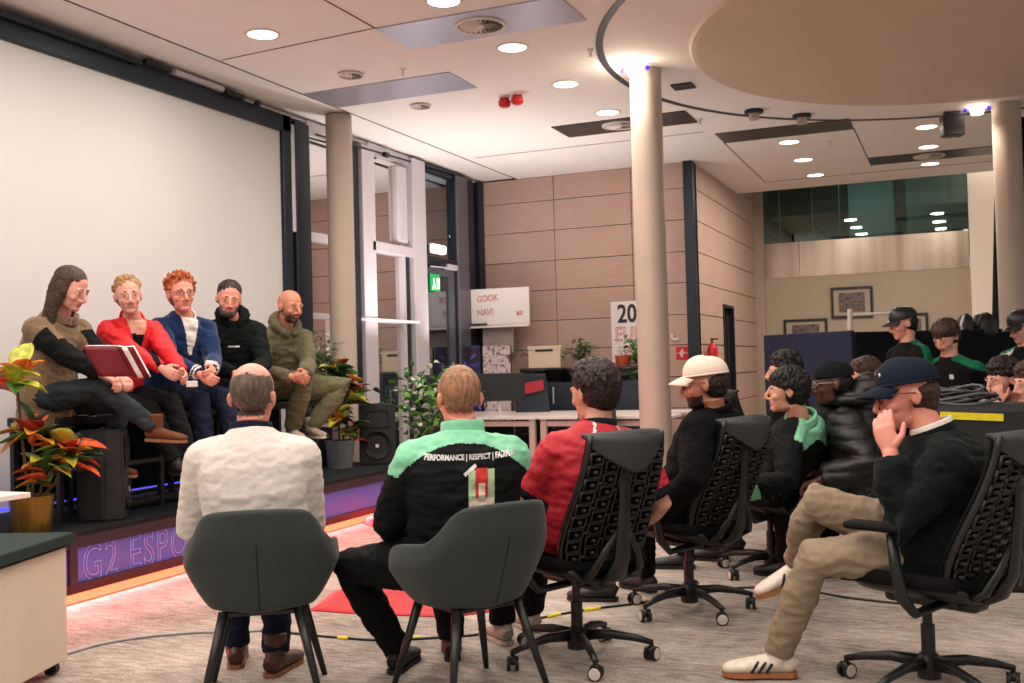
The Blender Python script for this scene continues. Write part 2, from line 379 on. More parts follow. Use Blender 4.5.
# door with transom light, closer and exit sign seen in it
d = pane(4, 11.72, 12.6, 2.76, CH-.08, DOORGLASS)
mb = MB(); bx(mb, XW-.05, XW+.03, 11.72, 12.66, CH-.1, CH); bx(mb, XW-.05, XW+.03, 12.6, 12.66, 0, CH); bx(mb, XW-.05, XW+.05, 11.72, 12.66, 2.66, 2.76); obj('window_frame', mb, NAVYM, d)
mb = MB(); bx(mb, XW-.035, XW-.02, 11.78, 12.52, .1, 2.6); dr = struct('door_2', mb, DOORGLASS)
mb = MB(); bx(mb, XW-.05, XW+.02, 11.72, 11.80, 0, 2.62); bx(mb, XW-.05, XW+.02, 12.50, 12.6, 0, 2.62); bx(mb, XW-.05, XW+.02, 11.8, 12.5, 2.54, 2.62); bx(mb, XW-.05, XW+.02, 11.8, 12.5, 0, .12); obj('door_frame', mb, mat('grey door frame', (.40, .40, .44), .4, metal=.4), dr)
mb = MB(); mb.cyl((XW+.06, 12.42, .9), (XW+.06, 12.42, 1.4), .014, n=10); mb.cyl((XW, 12.42, .95), (XW+.06, 12.42, .95), .008); mb.cyl((XW, 12.42, 1.35), (XW+.06, 12.42, 1.35), .008); obj('door_handle', mb, SILVER, dr)
t = thing('door_closer', 'grey door closer arm at the top of the glass door', 'door closer', (XW+.05, 12.45, 2.66))
mb = MB(); mb.box((0, 0, 0), (.07, .28, .07), bev=.01); obj('housing', mb, SILVER, t)
mb = MB(); mb.tube([(0.02, -.1, -.03), (.05, -.35, -.03), (0, -.6, -.03)], .009, 8); obj('arm', mb, SILVER, t)
t = thing('emergency_light', 'small lit white emergency lamp above the glass door', 'emergency light', (XW+.05, 12.1, 2.87))
mb = MB(); mb.box((0, 0, 0), (.06, .34, .11), bev=.015); obj('diffuser', mb, mat('lit lamp diffuser', (1, 1, 1), .5, emit=(1, .98, .9), es=2.2), t)
mb = MB(); mb.box((-.035, 0, .0), (.02, .38, .13)); obj('bracket', mb, SILVER, t)
t = thing('exit_sign', 'green running man exit sign beside the glass door', 'exit sign', (XW+.045, 11.98, 2.43))
mb = MB(); mb.box((0, 0, 0), (.02, .26, .22), bev=.004); obj('panel', mb, mat('exit sign green', (.05, .62, .32), .4, emit=(.1, .75, .4), es=.35), t)
sg = mat('exit sign white', (.95, 1, .95), .4, emit=(.95, 1, .95), es=.8)
mb = MB(); mb.box((.012, .07, -.01), (.004, .07, .14)); mb.box((.012, -.05, .035), (.004, .03, .03)); mb.box((.012, -.04, -.01), (.004, .025, .07), rot=M4.Rotation(.3, 4, 'X')); mb.box((.012, -.02, -.06), (.004, .02, .07), rot=M4.Rotation(.7, 4, 'X')); mb.box((.012, -.07, -.06), (.004, .02, .07), rot=M4.Rotation(-.5, 4, 'X')); obj('pictogram', mb, sg, t)
# ---------------------------------------------------------------- projection screen
t = thing('projection_screen', 'large blank off-white screen in a dark blue frame behind the stage', 'screen', (-6.2, 5.0, 0))
SCRM = mat('screen cloth', (.785, .775, .765), .75, var=.01, scale=1, bump=.01)
mb = MB(); mb.box((0, .35, 2.0), (.03, 6.75, 3.5)); obj('screen_cloth', mb, SCRM, t)
mb = MB(); mb.box((.01, .4, 3.83), (.09, 6.95, .17), bev=.01); mb.box((.01, 3.79, 2.0), (.09, .14, 3.84), bev=.01); obj('frame', mb, NAVYM, t)
mb = MB(); mb.box((-.03, 4.07, 1.95), (.16, .26, 3.9), bev=.012); struct_o = obj('post', mb, NAVYM, t)
mb = MB(); mb.box((.02, 3.91, 3.3), (.05, .06, 1.1), bev=.01); obj('pull_strip', mb, SILVER, t)
for y0, y1, zz, mm in ((0, 1.7, 3.90, NAVYM), (1.75, 2.05, 3.93, BLACKM), (2.1, 2.75, 3.93, SILVER), (2.78, 3.05, 3.92, BLACKM)):
    mb = MB(); mb.box((.09, (y0+y1)/2, zz), (.05, y1-y0, .045), bev=.006); obj('rail', mb, mm, t)
mb = MB(); mb.lathe([(0, 0), (.03, 0), (.035, .02), (.02, .05), (0, .05)], (.1, 3.25, 3.89)); obj('motor', mb, BLACKM, t)
# ---------------------------------------------------------------- ceiling fittings
LW = mat('downlight diffuser', (1, 1, 1), .5, emit=(1, .90, .80), es=5)
RIM = mat('white metal rim', (.88, .84, .80), .4, var=.02)
LIGHTS = []
first = None
lab = {(-4.89, 6.7): 'round lit downlight nearest the projection screen', (-3.31, 6.69): 'round lit downlight cut by the upper edge of the photo', (-3.3, 7.93): 'large round lit downlight just below the bladed vent',
       (-3.3, 9.2): 'round lit downlight between the red alarm pair and the middle column', (-3.29, 10.45): 'round lit downlight above the dark strip left of the middle column', (-1.80, 12.98): 'front one of three lit downlights between the dark ceiling strips',
       (-1.80, 14.24): 'middle one of three lit downlights between the dark ceiling strips', (-1.80, 15.52): 'back one of three lit downlights between the dark ceiling strips', (-.25, 12.95): 'lit downlight nearest the black ceiling speaker',
       (-.26, 14.2): 'lit downlight just in front of the farthest dark strip', (-.27, 15.47): 'lit downlight just behind the farthest dark strip'}
for (x, y), lb in lab.items():
    if first is None:
        t = first = thing('ceiling_light', lb, 'ceiling light', (x, y, CH), group='round ceiling downlights')
        mb = MB(); mb.lathe([(0, -.008), (.115, -.008), (.115, .0), (0, .0)], n=32); obj('diffuser', mb, LW, t)
        mb = MB(); mb.lathe([(.115, -.009), (.13, -.012), (.137, -.004), (.137, .001), (.115, .001)], n=32, ring=True); obj('rim', mb, RIM, t, True)
    else: dup(first, (x, y, CH), 0, lb)
# dark and pale strips
DST = mat('dark recessed strip', (.13, .13, .14), .35, var=.1, metal=.2, bump=0)
GST = mat('reflective steel strip', (.70, .69, .75), .32, metal=.6, var=.03, bump=0)
for i, (x0, x1, y0, y1, mm, lb) in enumerate(((-4.05, -2.53, 6.98, 7.56, GST, 'shiny grey ceiling strip holding the bladed vent'), (-5.62, -4.08, 8.32, 8.9, GST, 'pale shiny ceiling strip above the left column'), (-4.05, -2.55, 10.78, 11.37, DST, 'dark ceiling strip behind the middle column'),
                             (-2.51, -1.02, 12.06, 12.62, DST, 'dark ceiling strip below the ring channel'), (-1.02, .52, 14.58, 15.14, DST, 'farthest dark ceiling strip beside the right column'))):
    mb = MB(); mb.box(((x0+x1)/2, (y0+y1)/2, CH-.004), (x1-x0, y1-y0, .012)); tag(obj('ceiling_strip', mb, mm), lb, 'ceiling strip')
def vent(x, y, r, label, blades=22):
    t = thing('ceiling_vent', label, 'ceiling vent', (x, y, CH-.012))
    mb = MB(); mb.lathe([(r*.86, -.012), (r*.98, -.014), (r, -.004), (r, .004), (r*.86, .004)], n=40, ring=True); obj('rim', mb, RIM, t, True)
    mb = MB(); mb.lathe([(0, .001), (r*.86, .001), (r*.86, .004), (0, .004)], n=32); obj('backing', mb, BLACKM, t)
    mb = MB()
    for k in range(blades):
        a = 2*pi*k/blades; mb.box((cos(a)*r*.5, sin(a)*r*.5, -.006), (r*.66, .006+r*.09, .002), rot=M4.Rotation(a, 4, 'Z') @ M4.Rotation(.6, 4, 'X'))
    obj('blade_ring', mb, RIM, t)
    mb = MB(); mb.lathe([(0, -.014), (r*.14, -.012), (r*.16, .0), (0, .0)], n=20); obj('hub', mb, RIM, t)
vent(-3.29, 7.28, .2, 'round bladed ceiling vent set in the grey shiny strip')
vent(-3.34, 11.04, .2, 'round bladed ceiling vent in the dark strip behind the middle column')
vent(-.27, 14.81, .2, 'round bladed ceiling vent in the farthest dark strip')
vent(-4.88, 7.97, .115, 'small round ceiling vent nearest the left column', 12)
vent(-4.86, 9.24, .105, 'small white round ceiling vent behind the pale strip', 12)
REDM = mat('red alarm plastic', (.75, .06, .10), .35)
for x, y, lb in ((-4.0, 9.37, 'red ceiling fire alarm, left of the pair'), (-3.85, 9.33, 'red ceiling fire alarm, right of the pair')):
    t = thing('fire_alarm', lb, 'fire alarm', (x, y, CH), .3, 'red ceiling alarms')
    mb = MB(); mb.lathe([(.05, -.001), (.045, -.03), (.06, -.035), (.062, -.08), (.04, -.1), (0, -.1)], n=20); obj('sounder', mb, REDM, t, 'auto')
    mb = MB(); mb.lathe([(0, -.0), (.055, -.0), (.055, -.012), (0, -.012)], n=20); obj('base', mb, RIM, t)
for x, y, lb in ((-4.4, 8.05, 'ceiling sprinkler left of the pale strip'), (-2.75, 8.3, 'ceiling sprinkler near the ring channel'), (-2.5, 11.25, 'ceiling sprinkler right of the middle column'), (-1.35, 13.2, 'ceiling sprinkler in the far lit bay'), (-1.3, 15.6, 'ceiling sprinkler at the far edge')):
    t = thing('sprinkler', lb, 'sprinkler', (x, y, CH), 0, 'ceiling sprinklers')
    mb = MB(); mb.lathe([(0, 0), (.03, 0), (.028, -.01), (.012, -.014), (.012, -.05), (0, -.05)], n=14); obj('body', mb, RIM, t, 'auto')
    mb = MB(); mb.lathe([(0, -.055), (.02, -.055), (.02, -.058), (0, -.058)], n=14); obj('deflector', mb, SILVER, t)
for x, y, lb in ((-1.9, 11.15, 'grey cylindrical ceiling spotlight, left of the two by the ring'), (-1.47, 11.62, 'grey cylindrical ceiling spotlight, right of the two by the ring')):
    t = thing('ceiling_spotlight', lb, 'spotlight', (x, y, CH), 0, 'spotlights by the ring channel')
    mb = MB(); mb.lathe([(.0, -.0), (.1, -.0), (.1, -.03), (.085, -.035), (.0, -.035)], n=26); obj('mount', mb, NAVYM, t, 'auto')
    mb = MB(); mb.lathe([(0, -.035), (.055, -.035), (.055, -.1), (.05, -.1), (0, -.1)], n=22); obj('lamp_body', mb, mat('pale lamp body', (.72, .65, .62), .4), t, 'auto')
mb = MB(); mb.box((-2.33, 9.81, CH-.006), (.2, .2, .02)); tag(obj('ceiling_hatch', mb, BLACKM), 'small black square opening in the ceiling by the disc', 'ceiling hatch')
t = thing('ceiling_speaker', 'black box loudspeaker hanging left of the right column', 'ceiling speaker', (.02, 12.3, CH-.13), .3)
mb = MB(); mb.box((0, 0, -.03), (.22, .16, .22), bev=.01); obj('cabinet', mb, BLACKM, t)
mb = MB(); mb.box((0, 0, .1), (.16, .05, .07)); obj('bracket', mb, BLACKM, t)
# mushroom lamps at the two column heads
HOT = mat('white hot lamp', (1, 1, 1), .4, emit=(1, .93, .82), es=9)
BLUE = mat('violet lamp cap', (.25, .15, .8), .4, emit=(.2, .1, .9), es=1.0)
for (x, y, lb) in ((-2.55, 8.93, 'glowing white spotlight at the head of the middle column'), (.27, 12.15, 'glowing white spotlight at the head of the right column')):
    t = thing('column_lamp', lb, 'lamp', (x, y, CH), 0)
    mb = MB(); mb.lathe([(0, -.09), (.06, -.09), (.075, -.03), (.08, 0), (0, 0)], n=24); obj('bulb', mb, HOT, t, 'auto')
    for s in (-1, 1):
        mb = MB(); mb.ell((s*.11, 0, -.035), (.022, .022, .022)); obj('cap', mb, BLUE, t, True)
        mb = MB(); mb.cyl((s*.07, 0, -.03), (s*.1, 0, -.03), .008); obj('pin', mb, SILVER, t)
# ================================================================= stage
STX = -4.86
t = thing('stage', 'low black stage with a purple lit front panel and a red light strip', 'stage', (STX, 6.2, 0))
SBL = mat('black stage carpet', (.10, .115, .12), .9, var=.25, scale=40)
mb = MB(); mb.box((-.61, .3, .395), (1.22, 5.1, .03), bev=.004); obj('deck', mb, SBL, t)
DKF = mat('dark aubergine edge', (.16, .10, .14), .5)
mb = MB(); mb.box((-.02, .3, .345), (.04, 5.1, .07)); mb.box((-.02, .3, .055), (.04, 5.1, .10)); mb.box((-.02, 2.83, .2), (.04, .04, .4)); mb.box((-.02, -1.50, .2), (.045, .06, .4)); mb.box((-.61, 2.84, .19), (1.2, .02, .38)); mb.box((-.61, -2.24, .19), (1.2, .02, .38)); mb.box((-1.2, .3, .19), (.02, 5.06, .38)); obj('edge_frame', mb, DKF, t)
PURP = mat('purple backlit panel', (.30, .27, .45), .5, var=.12, scale=1.2, emit=(.44, .40, .84), es=.24)
mb = MB(); mb.box((-.03, .3, .2), (.02, 5.06, .22)); obj('lit_panel', mb, PURP, t)
LET = mat('pale lilac lettering', (.66, .60, .86), .5, emit=(.62, .55, .9), es=.10)
me = textmesh('G2 ESPORTS', .31, outline=.0026, xs=.72, spacing=1.14)
place(me, frame((-.0165, -1.42, .10), (0, 1, 0), (0, 0, 1))); obj('lettering', me, LET, t)
LED = mat('glowing orange red strip', (1, .4, .3), .5, emit=(1, .39, .24), es=2.6)
mb = MB(); mb.box((.035, .3, .028), (.05, 5.1, .045), bev=.01); obj('light_strip', mb, LED, t)
mb = MB(); mb.box((-1.17, .2, .44), (.02, 4.7, .02)); obj('back_light_strip', mb, mat('blue violet light line', (.3, .3, 1), .5, emit=(.25, .25, 1), es=2.0), t)
# bench where the speakers sit, on black legs
t = thing('stage_bench', 'tall black bench on square legs where the five speakers sit', 'bench', (-5.42, 6.25, .41))
mb = MB(); mb.box((0, .14, .64), (.44, 2.94, .06), bev=.01); obj('seat', mb, BLACKM, t)
for y in (-1.3, -.85, -.4, .15, .7, 1.25, 1.55):
    for x in (-.19, .2):
        mb = MB(); mb.box((x, y, .305), (.035, .035, .61)); obj('leg', mb, BLACKM, t)
mb = MB(); mb.box((.2, .125, .06), (.03, 2.85, .03)); mb.box((-.19, .125, .06), (.03, 2.85, .03)); obj('lower_rail', mb, BLACKM, t)
mb = MB(); mb.box((.30, .125, .34), (.10, 2.85, .025), bev=.006); obj('footrest', mb, BLACKM, t)
mb = MB(); mb.box((-.19, .125, .34), (.02, 2.85, .5)); obj('back_panel', mb, mat('very dark fabric', (.045, .055, .07), .9), t)
# ---------------------------------------------------------------- loudspeakers
SPK = mat('black speaker cabinet', (.07, .078, .085), .55, var=.08, scale=200, bump=.25, bscale=400)
GRL = mat('black speaker grille', (.04, .045, .05), .4, bump=.6, bscale=500)
def pa_speaker(loc, rz, label):
    t = thing('loudspeaker', label, 'loudspeaker', loc, rz)
    mb = MB(); poly = [(-.17, .14), (.17, .14), (.17, .02), (.11, -.15), (-.11, -.15), (-.17, .02)]
    mb.prism(poly, .0, .58); es = [e for e in mb.b.edges]; bmesh.ops.bevel(mb.b, geom=es, offset=.014, segments=2, affect='EDGES'); obj('cabinet', mb, SPK, t)
    Q = M4.Rotation(-pi/2, 4, 'X')
    mb = MB(); mb.lathe([(.0, -.03), (.115, -.0), (.13, .012), (.135, 0), (.135, -.03)], (0, .146, .19), 28, Q); obj('woofer_grille', mb, GRL, t, 'auto')
    mb = MB(); mb.surf(lambda u, v: V(((u-.5)*.24, .152-.045*(1-abs(2*u-1)**2)*(1-abs(2*v-1)**2), .36+.17*v)), 12, 8, .006); obj('horn', mb, GRL, t, True)
    mb = MB(); mb.box((0, .158, .085+.10), (.032, .004, .032)); obj('badge', mb, mat('white badge', (.8, .8, .85), .4), t)
    for s in (-1, 1):
        mb = MB(); mb.surf(lambda u, v: V((s*(.168-.012*sin(pi*v)), .02+.07*u, .36+.12*v)), 3, 6, .008); obj('side_handle', mb, GRL, t, True)
    mb = MB(); mb.box((0, .0, .585), (.12, .03, .012), bev=.004); obj('top_handle', mb, SPK, t)
pa_speaker((-5.12, 5.21, .41), RAD(-52), 'black loudspeaker at the front of the stage beside the gold plant pot')
pa_speaker((-5.25, 8.93, .41), RAD(205), 'black loudspeaker on the far stage end beside the croton plant')
# ---------------------------------------------------------------- plants
def leafmb(mbs, base, d, L, w, droop, roll=0.):
    """curved ovate leaf; picks one of the builders"""
    mb = random.choice(mbs); d = V(d).normalized(); s = d.cross(V((0, 0, 1)))
    if s.length < .05: s = V((1, 0, 0))
    s.normalize(); s = M4.Rotation(roll, 3, d) @ s; n = s.cross(d)
    def f(u, v):
        ww = w*(sin(pi*min(1, .04+u*.96)**.8)**.8); c = V(base)+d*(L*u)-V((0, 0, 1))*(droop*L*u*u)
        return c+s*(ww*(v-.5))+n*(.25*ww*abs(2*v-1))
    mb.surf(f, 6, 4, .0016)
CRC = [mat('croton '+n, c, .4, var=.35, scale=28) for n, c in (('orange', (.80, .33, .16)), ('red', (.55, .15, .11)), ('yellow green', (.66, .68, .22)), ('green', (.20, .34, .13)), ('dark green', (.07, .13, .08)), ('amber', (.80, .52, .14)))]
GRC = [mat('leaf '+n, c, .45, var=.3, scale=20) for n, c in (('fresh green', (.36, .58, .22)), ('mid green', (.22, .38, .17)), ('pale variegated', (.72, .78, .66)), ('deep green', (.09, .17, .10)))]
STEMM = mat('plant stem', (.30, .24, .15), .7)
GOLD = mat('brushed gold pot', (.55, .43, .20), .35, metal=.8, var=.2, scale=6, stretch=(6, 6, .2))
def foliage_obj(name, parent, mats, wts, leaves):
    """one part holding the leaves of the plant in several leaf colours"""
    bm_all = MB(); 
    me = bpy.data.meshes.new(name)
    idx = []
    for k in range(len(mats)):
        pass
    mb = MB(); cols = []
    for (base, d, L, w, dr, ro) in leaves:
        n0 = len(mb.b.faces); leafmb([mb], base, d, L, w, dr, ro); mb.b.faces.ensure_lookup_table()
        k = random.choices(range(len(mats)), wts)[0]
        for i in range(n0, len(mb.b.faces)): mb.b.faces[i].material_index = k
    bm_all.b.free()
    return obj(name, mb, mats, parent, True)
def pot(t, r, h, m, taper=.8):
    mb = MB(); mb.lathe([(r*taper, 0), (r, h), (r*.92, h), (r*.90, h*.86), (0, h*.86)], n=28); obj('pot', mb, m, t, 'auto')
    mb = MB(); mb.lathe([(0, h*.87), (r*.9, h*.87), (r*.9, h*.84), (0, h*.84)], n=20); obj('soil', mb, mat('potting soil', (.10, .07, .05), .95, bump=.5), t)
def croton(loc, potr, poth, potm, label, heads, wts=(1.3, .6, 2, 2.8, 2.6, 1.3), L=.2):
    t = thing('croton_plant', label, 'plant', loc); pot(t, potr, poth, potm)
    st = MB(); lv = []
    for (hx, hy, hz, n, LL) in heads:
        st.tube([(hx*.15, hy*.15, poth*.8), (hx*.6, hy*.6, hz*.55), (hx, hy, hz)], [.011, .009, .006], 7)
        for k in range(n):
            a = k*2.399+random.uniform(-.2, .2); el = random.uniform(-.15, 1.15); z = hz-random.uniform(0, .16)
            d = V((cos(a)*cos(el), sin(a)*cos(el), sin(el)))
            lv.append(((hx, hy, z), d, LL*random.uniform(.85, 1.35), LL*.58*random.uniform(.8, 1.15), random.uniform(.1, .45), random.uniform(-.4, .4)))
    obj('stem', st, STEMM, t); foliage_obj('foliage', t, CRC, wts, lv)
    return t
croton((-5.12, 4.64, .41), .13, .22, GOLD, 'orange and green croton in a gold pot at the near stage end', [(.04, -.02, .66, 20, .20), (.14, .16, .52, 30, .19), (.06, .05, .42, 22, .18), (.02, -.12, .97, 16, .20)], L=.2)
croton((-5.42, 8.5, .41), .14, .26, mat('grey tiled planter', (.34, .35, .36), .6), 'red and yellow croton standing left of the far loudspeaker', [(-.02, 0, .94, 24, .24), (.08, .08, .74, 30, .22), (.02, -.04, .56, 24, .20), (.1, .1, .40, 16, .18)], (1.5, .9, 2.2, 2.0, 2.0, 2.0))
def bushy(name, loc, potr, poth, potm, label, n, h0, h1, spread, L, w, wts, stems=6, cat='plant'):
    t = thing(name, label, cat, loc); pot(t, potr, poth, potm)
    st = MB(); lv = []; tips = []
    for k in range(stems):
        a = k*2.399; r = spread*random.uniform(.4, 1); hz = random.uniform(h0*.5+h1*.5, h1)
        p = [V((0, 0, poth*.8)), V((cos(a)*r*.3, sin(a)*r*.3, hz*.6)), V((cos(a)*r, sin(a)*r, hz))]; st.tube(p, [.008, .006, .003], 6); tips.append(p)
    for k in range(n):
        p = random.choice(tips); u = random.uniform(.1, 1); q = p[1].lerp(p[2], u) if random.random() < .8 else p[0].lerp(p[1], .5+u/2)
        q = q+V((random.gauss(0, spread*.22), random.gauss(0, spread*.22), random.gauss(0, .05)))
        a = random.uniform(0, 2*pi); el = random.uniform(-.3, 1)
        lv.append((q, (cos(a)*cos(el), sin(a)*cos(el), sin(el)), L*random.uniform(.7, 1.2), w*random.uniform(.8, 1.2), random.uniform(0, .5), random.uniform(-.8, .8)))
    obj('stem', st, STEMM, t); foliage_obj('foliage', t, GRC, wts, lv); return t
PWH = mat('white ceramic pot', (.80, .76, .72), .4)
bushy('potted_shrub', (-5.12, 9.78, 0), .17, .42, mat('terracotta brown pot', (.42, .20, .13), .6), 'bushy green and white leaved shrub right of the far loudspeaker', 420, .7, 1.3, .48, .10, .06, (3.4, 1.6, 2.4, 1.2), 10)
bushy('olive_tree', (-5.75, 8.55, .41), .15, .32, mat('dark grey pot', (.16, .17, .18), .6), 'slender leaved olive tree in front of the left column', 330, .9, 1.38, .27, .07, .014, (.4, 1.2, .5, 2.4), 9)
# ---------------------------------------------------------------- near left: rolling pedestal, desk corner, monitor
A = atz(70, 656, .07); B = atz(6, 691, .07); dv = (B-A); dv.z = 0; dv.normalize(); nv = V((-dv.y, dv.x, 0))
if nv.y < 0: nv = -nv
ang = math.atan2(-dv.y, -dv.x)
t = thing('storage_pedestal', 'cream rolling pedestal with a dark top at the near end of the stage', 'cabinet', (A.x, A.y, 0), ang)
CRM = mat('cream laminate', (.84, .77, .68), .5, var=.02, bump=.02)
mb = MB(); mb.box((-.5, .26, .315), (1.0, .5, .51), bev=.004); obj('carcass', mb, CRM, t)
mb = MB(); mb.box((-.5, .003, .565), (1.0, .012, .004)); obj('shadow_gap', mb, BLACKM, t)
mb = MB(); mb.box((-.5, .26, .60), (1.03, .56, .05), bev=.006); obj('top', mb, mat('dark grey felt top', (.17, .21, .21), .9), t)
for x, y in ((-.05, .06), (-.05, .45), (-.95, .06), (-.95, .45)):
    mb = MB(); mb.cyl((x-.016, y, .03), (x+.016, y, .03), .03, n=18); mb.box((x, y, .055), (.03, .05, .02)); obj('caster', mb, BLACKM, t)
t = thing('side_desk', 'pale desk corner cut by the left edge of the photo', 'desk', (-5.02, 3.98, 0))
mb = MB(); mb.box((-.0, -.2, .715), (1.0, .62, .028), bev=.003); obj('tabletop', mb, mat('white laminate', (.88, .84, .80), .35), t)
for x in (-.40, .40):
    mb = MB(); mb.box((x, -.42, .35), (.04, .04, .70)); obj('leg', mb, BLACKM, t)
t = thing('desk_monitor', 'black monitor seen edge-on at the left edge of the photo', 'monitor', (-5.2, 4.0, .73), RAD(20))
mb = MB(); mb.box((-.12, 0, .30), (.62, .04, .38), bev=.008); obj('screen', mb, BLACKM, t)
mb = MB(); mb.cyl((0, .03, .0), (0, .03, .25), .018); mb.box((0, .03, .006), (.22, .16, .012)); obj('stand', mb, BLACKM, t)
# ---------------------------------------------------------------- desks and office things at the back
DTOP = mat('white desk top', (.90, .85, .82), .35, var=.02)
DLEG = mat('pinkish white desk leg', (.80, .66, .62), .4)
for i, (x0, x1, lb) in enumerate(((-6.0, -4.48, 'white office desk beneath the wide dark monitors'), (-4.46, -2.9, 'white office desk left of the middle column'))):
    t = thing('office_desk', lb, 'desk', ((x0+x1)/2, 11.9, 0), group='white desks at the back wall')
    w = x1-x0
    mb = MB(); mb.box((0, 0, .725), (w, 1.5, .03), bev=.003); obj('tabletop', mb, DTOP, t)
    for sx in (-1, 1):
        for y in (-.7, .7):
            mb = MB(); mb.box((sx*(w/2-.06), y, .355), (.07, .05, .71)); obj('leg', mb, DLEG, t)
    for y in (-.7, .7): mb = MB(); mb.box((0, y, .66), (w-.2, .03, .06)); obj('rail', mb, DLEG, t)
def monitor(loc, rz, w, h, label, m=BLACKM, z0=.18):
    t = thing('office_monitor', label, 'monitor', loc, rz)
    mb = MB(); mb.box((0, 0, z0+h/2), (w, .035, h), bev=.008); obj('screen', mb, m, t)
    mb = MB(); mb.box((0, .05, .005), (.24, .18, .012), bev=.003); mb.cyl((0, .05, .0), (0, .03, z0+h*.5), .02); obj('stand', mb, SILVER, t)
DKM = mat('dark monitor back', (.05, .065, .075), .5)
monitor((-5.66, 11.3, .74), RAD(18), .60, .33, 'black monitor behind the green shouldered man, left one', DKM)
monitor((-5.02, 11.35, .74), RAD(20), .62, .33, 'black monitor behind the green shouldered man, right one', DKM)
NAVYC = mat('slate blue cabinet', (.13, .17, .22), .5)
t = thing('sideboard', 'slate blue storage cabinet along the back wall with upright handles', 'cabinet', (-4.55, 13.2, 0))
mb = MB(); mb.box((0, 0, .55), (1.75, .44, 1.1), bev=.005); obj('carcass', mb, NAVYC, t)
for x in (-.66, -.22, .22, .66):
    mb = MB(); mb.box((x, -.228, .55), (.425, .018, 1.04), bev=.003); dr = obj('door', mb, NAVYC, t)
    s = 1 if x in (-.66, .22) else -1
    mb = MB(); mb.box((x+s*.17, -.25, .93), (.014, .02, .22)); obj('handle', mb, SILVER, dr)
mb = MB(); mb.box((0, -.21, 1.19), (1.75, .012, .17)); obj('glass_screen', mb, glass_mat('smoked screen glass', (.8, .9, 1), .15, (.35, .38, .42)), t)
mb = MB(); mb.box((0, 0, 1.285), (1.76, .45, .015)); obj('shelf', mb, mat('dark shelf', (.2, .22, .24), .4), t)
t = thing('archive_box', 'cream cardboard archive box with a slot standing on the slate cabinet', 'box', (-5.1, 13.15, 1.293), .15)
mb = MB(); mb.box((0, 0, .13), (.44, .28, .26), bev=.006); obj('body', mb, CRM, t)
mb = MB(); mb.box((0, 0, .27), (.46, .30, .05), bev=.006); obj('lid', mb, CRM, t)
mb = MB(); mb.box((-.0, -.146, .235), (.24, .01, .03)); obj('slot', mb, BLACKM, t)
t = thing('water_bottle', 'tall blue bottle behind the smoked screen on the slate cabinet', 'bottle', (-4.82, 13.1, 1.10))
mb = MB(); mb.lathe([(.0, 0), (.05, 0), (.052, .12), (.03, .15), (.025, .17), (0, .17)], n=20); obj('body', mb, mat('blue bottle plastic', (.05, .25, .55), .3), t, 'auto')
mb = MB(); mb.cyl((0, 0, .165), (0, 0, .185), .02, n=14); obj('cap', mb, BLACKM, t)
bushy('trailing_plant', (-4.62, 13.15, 1.293), .07, .09, PWH, 'trailing green plant between archive box and clay pot', 130, .12, .3, .26, .09, .022, (1, 2.4, .1, 1.6), 9)
bushy('trailing_plant', (-5.32, 13.25, 1.293), .05, .06, PWH, 'thin green sprig behind the archive box', 50, .1, .33, .2, .09, .02, (1.4, 2, .1, 1), 6)
bushy('clay_pot_plant', (-4.03, 13.15, 1.293), .11, .14, mat('orange clay pot', (.66, .28, .12), .6), 'orange clay pot on the cabinet under the poster', 20, .12, .2, .08, .05, .03, (1, 2, 0, 1), 4)
bushy('potted_herb', (-3.78, 13.1, 1.05), .12, .16, mat('dark planter', (.15, .2, .2), .6), 'fresh green bushy plant beside the clay pot at the middle column', 190, .25, .58, .2, .08, .05, (3, 2, .5, .8), 8)
# gaming chair backs with red patches near the desk
RDP = mat('raspberry red panel', (.66, .14, .20), .5)
def gaming(loc, rz, label):
    t = thing('desk_chair', label, 'chair', loc, rz)
    mb = MB(); mb.surf(lambda u, v: V(((u-.5)*(.44-.10*v*v), .03*sin(v*3), .50+.72*v)), 10, 12, .07); obj('backrest', mb, NAVYC, t, 'auto')
    mb = MB(); mb.quad((-.16, -.065, .95), (.16, -.065, 1.02), (.16, -.065, 1.15), (-.16, -.065, 1.10)); mb.quad((-.16, -.058, 1.10), (.16, -.058, 1.15), (.16, -.058, 1.02), (-.16, -.058, .95)); obj('red_patch', mb, RDP, t, fix=False)
    mb = MB(); mb.box((0, .25, .47), (.48, .48, .09), bev=.03); obj('seat', mb, NAVYC, t)
    mb = MB(); mb.cyl((0, .25, .08), (0, .25, .43), .03); obj('gas_column', mb, BLACKM, t)
    for k in range(5):
        a = 2*pi*k/5; mb = MB(); mb.tube([(0, .25, .1), (cos(a)*.3, .25+sin(a)*.3, .07)], [.025, .015], 8); l = obj('leg', mb, BLACKM, t)
        mb = MB(); mb.ell((cos(a)*.3, .25+sin(a)*.3, .033), (.03, .03, .033)); obj('caster', mb, BLACKM, l, True)
gaming((-4.98, 12.3, 0), RAD(12), 'dark desk chair with a red patch beside the wide monitors')
gaming((-3.62, 10.75, 0), RAD(-8), 'dark desk chair with a red patch beside the middle column')
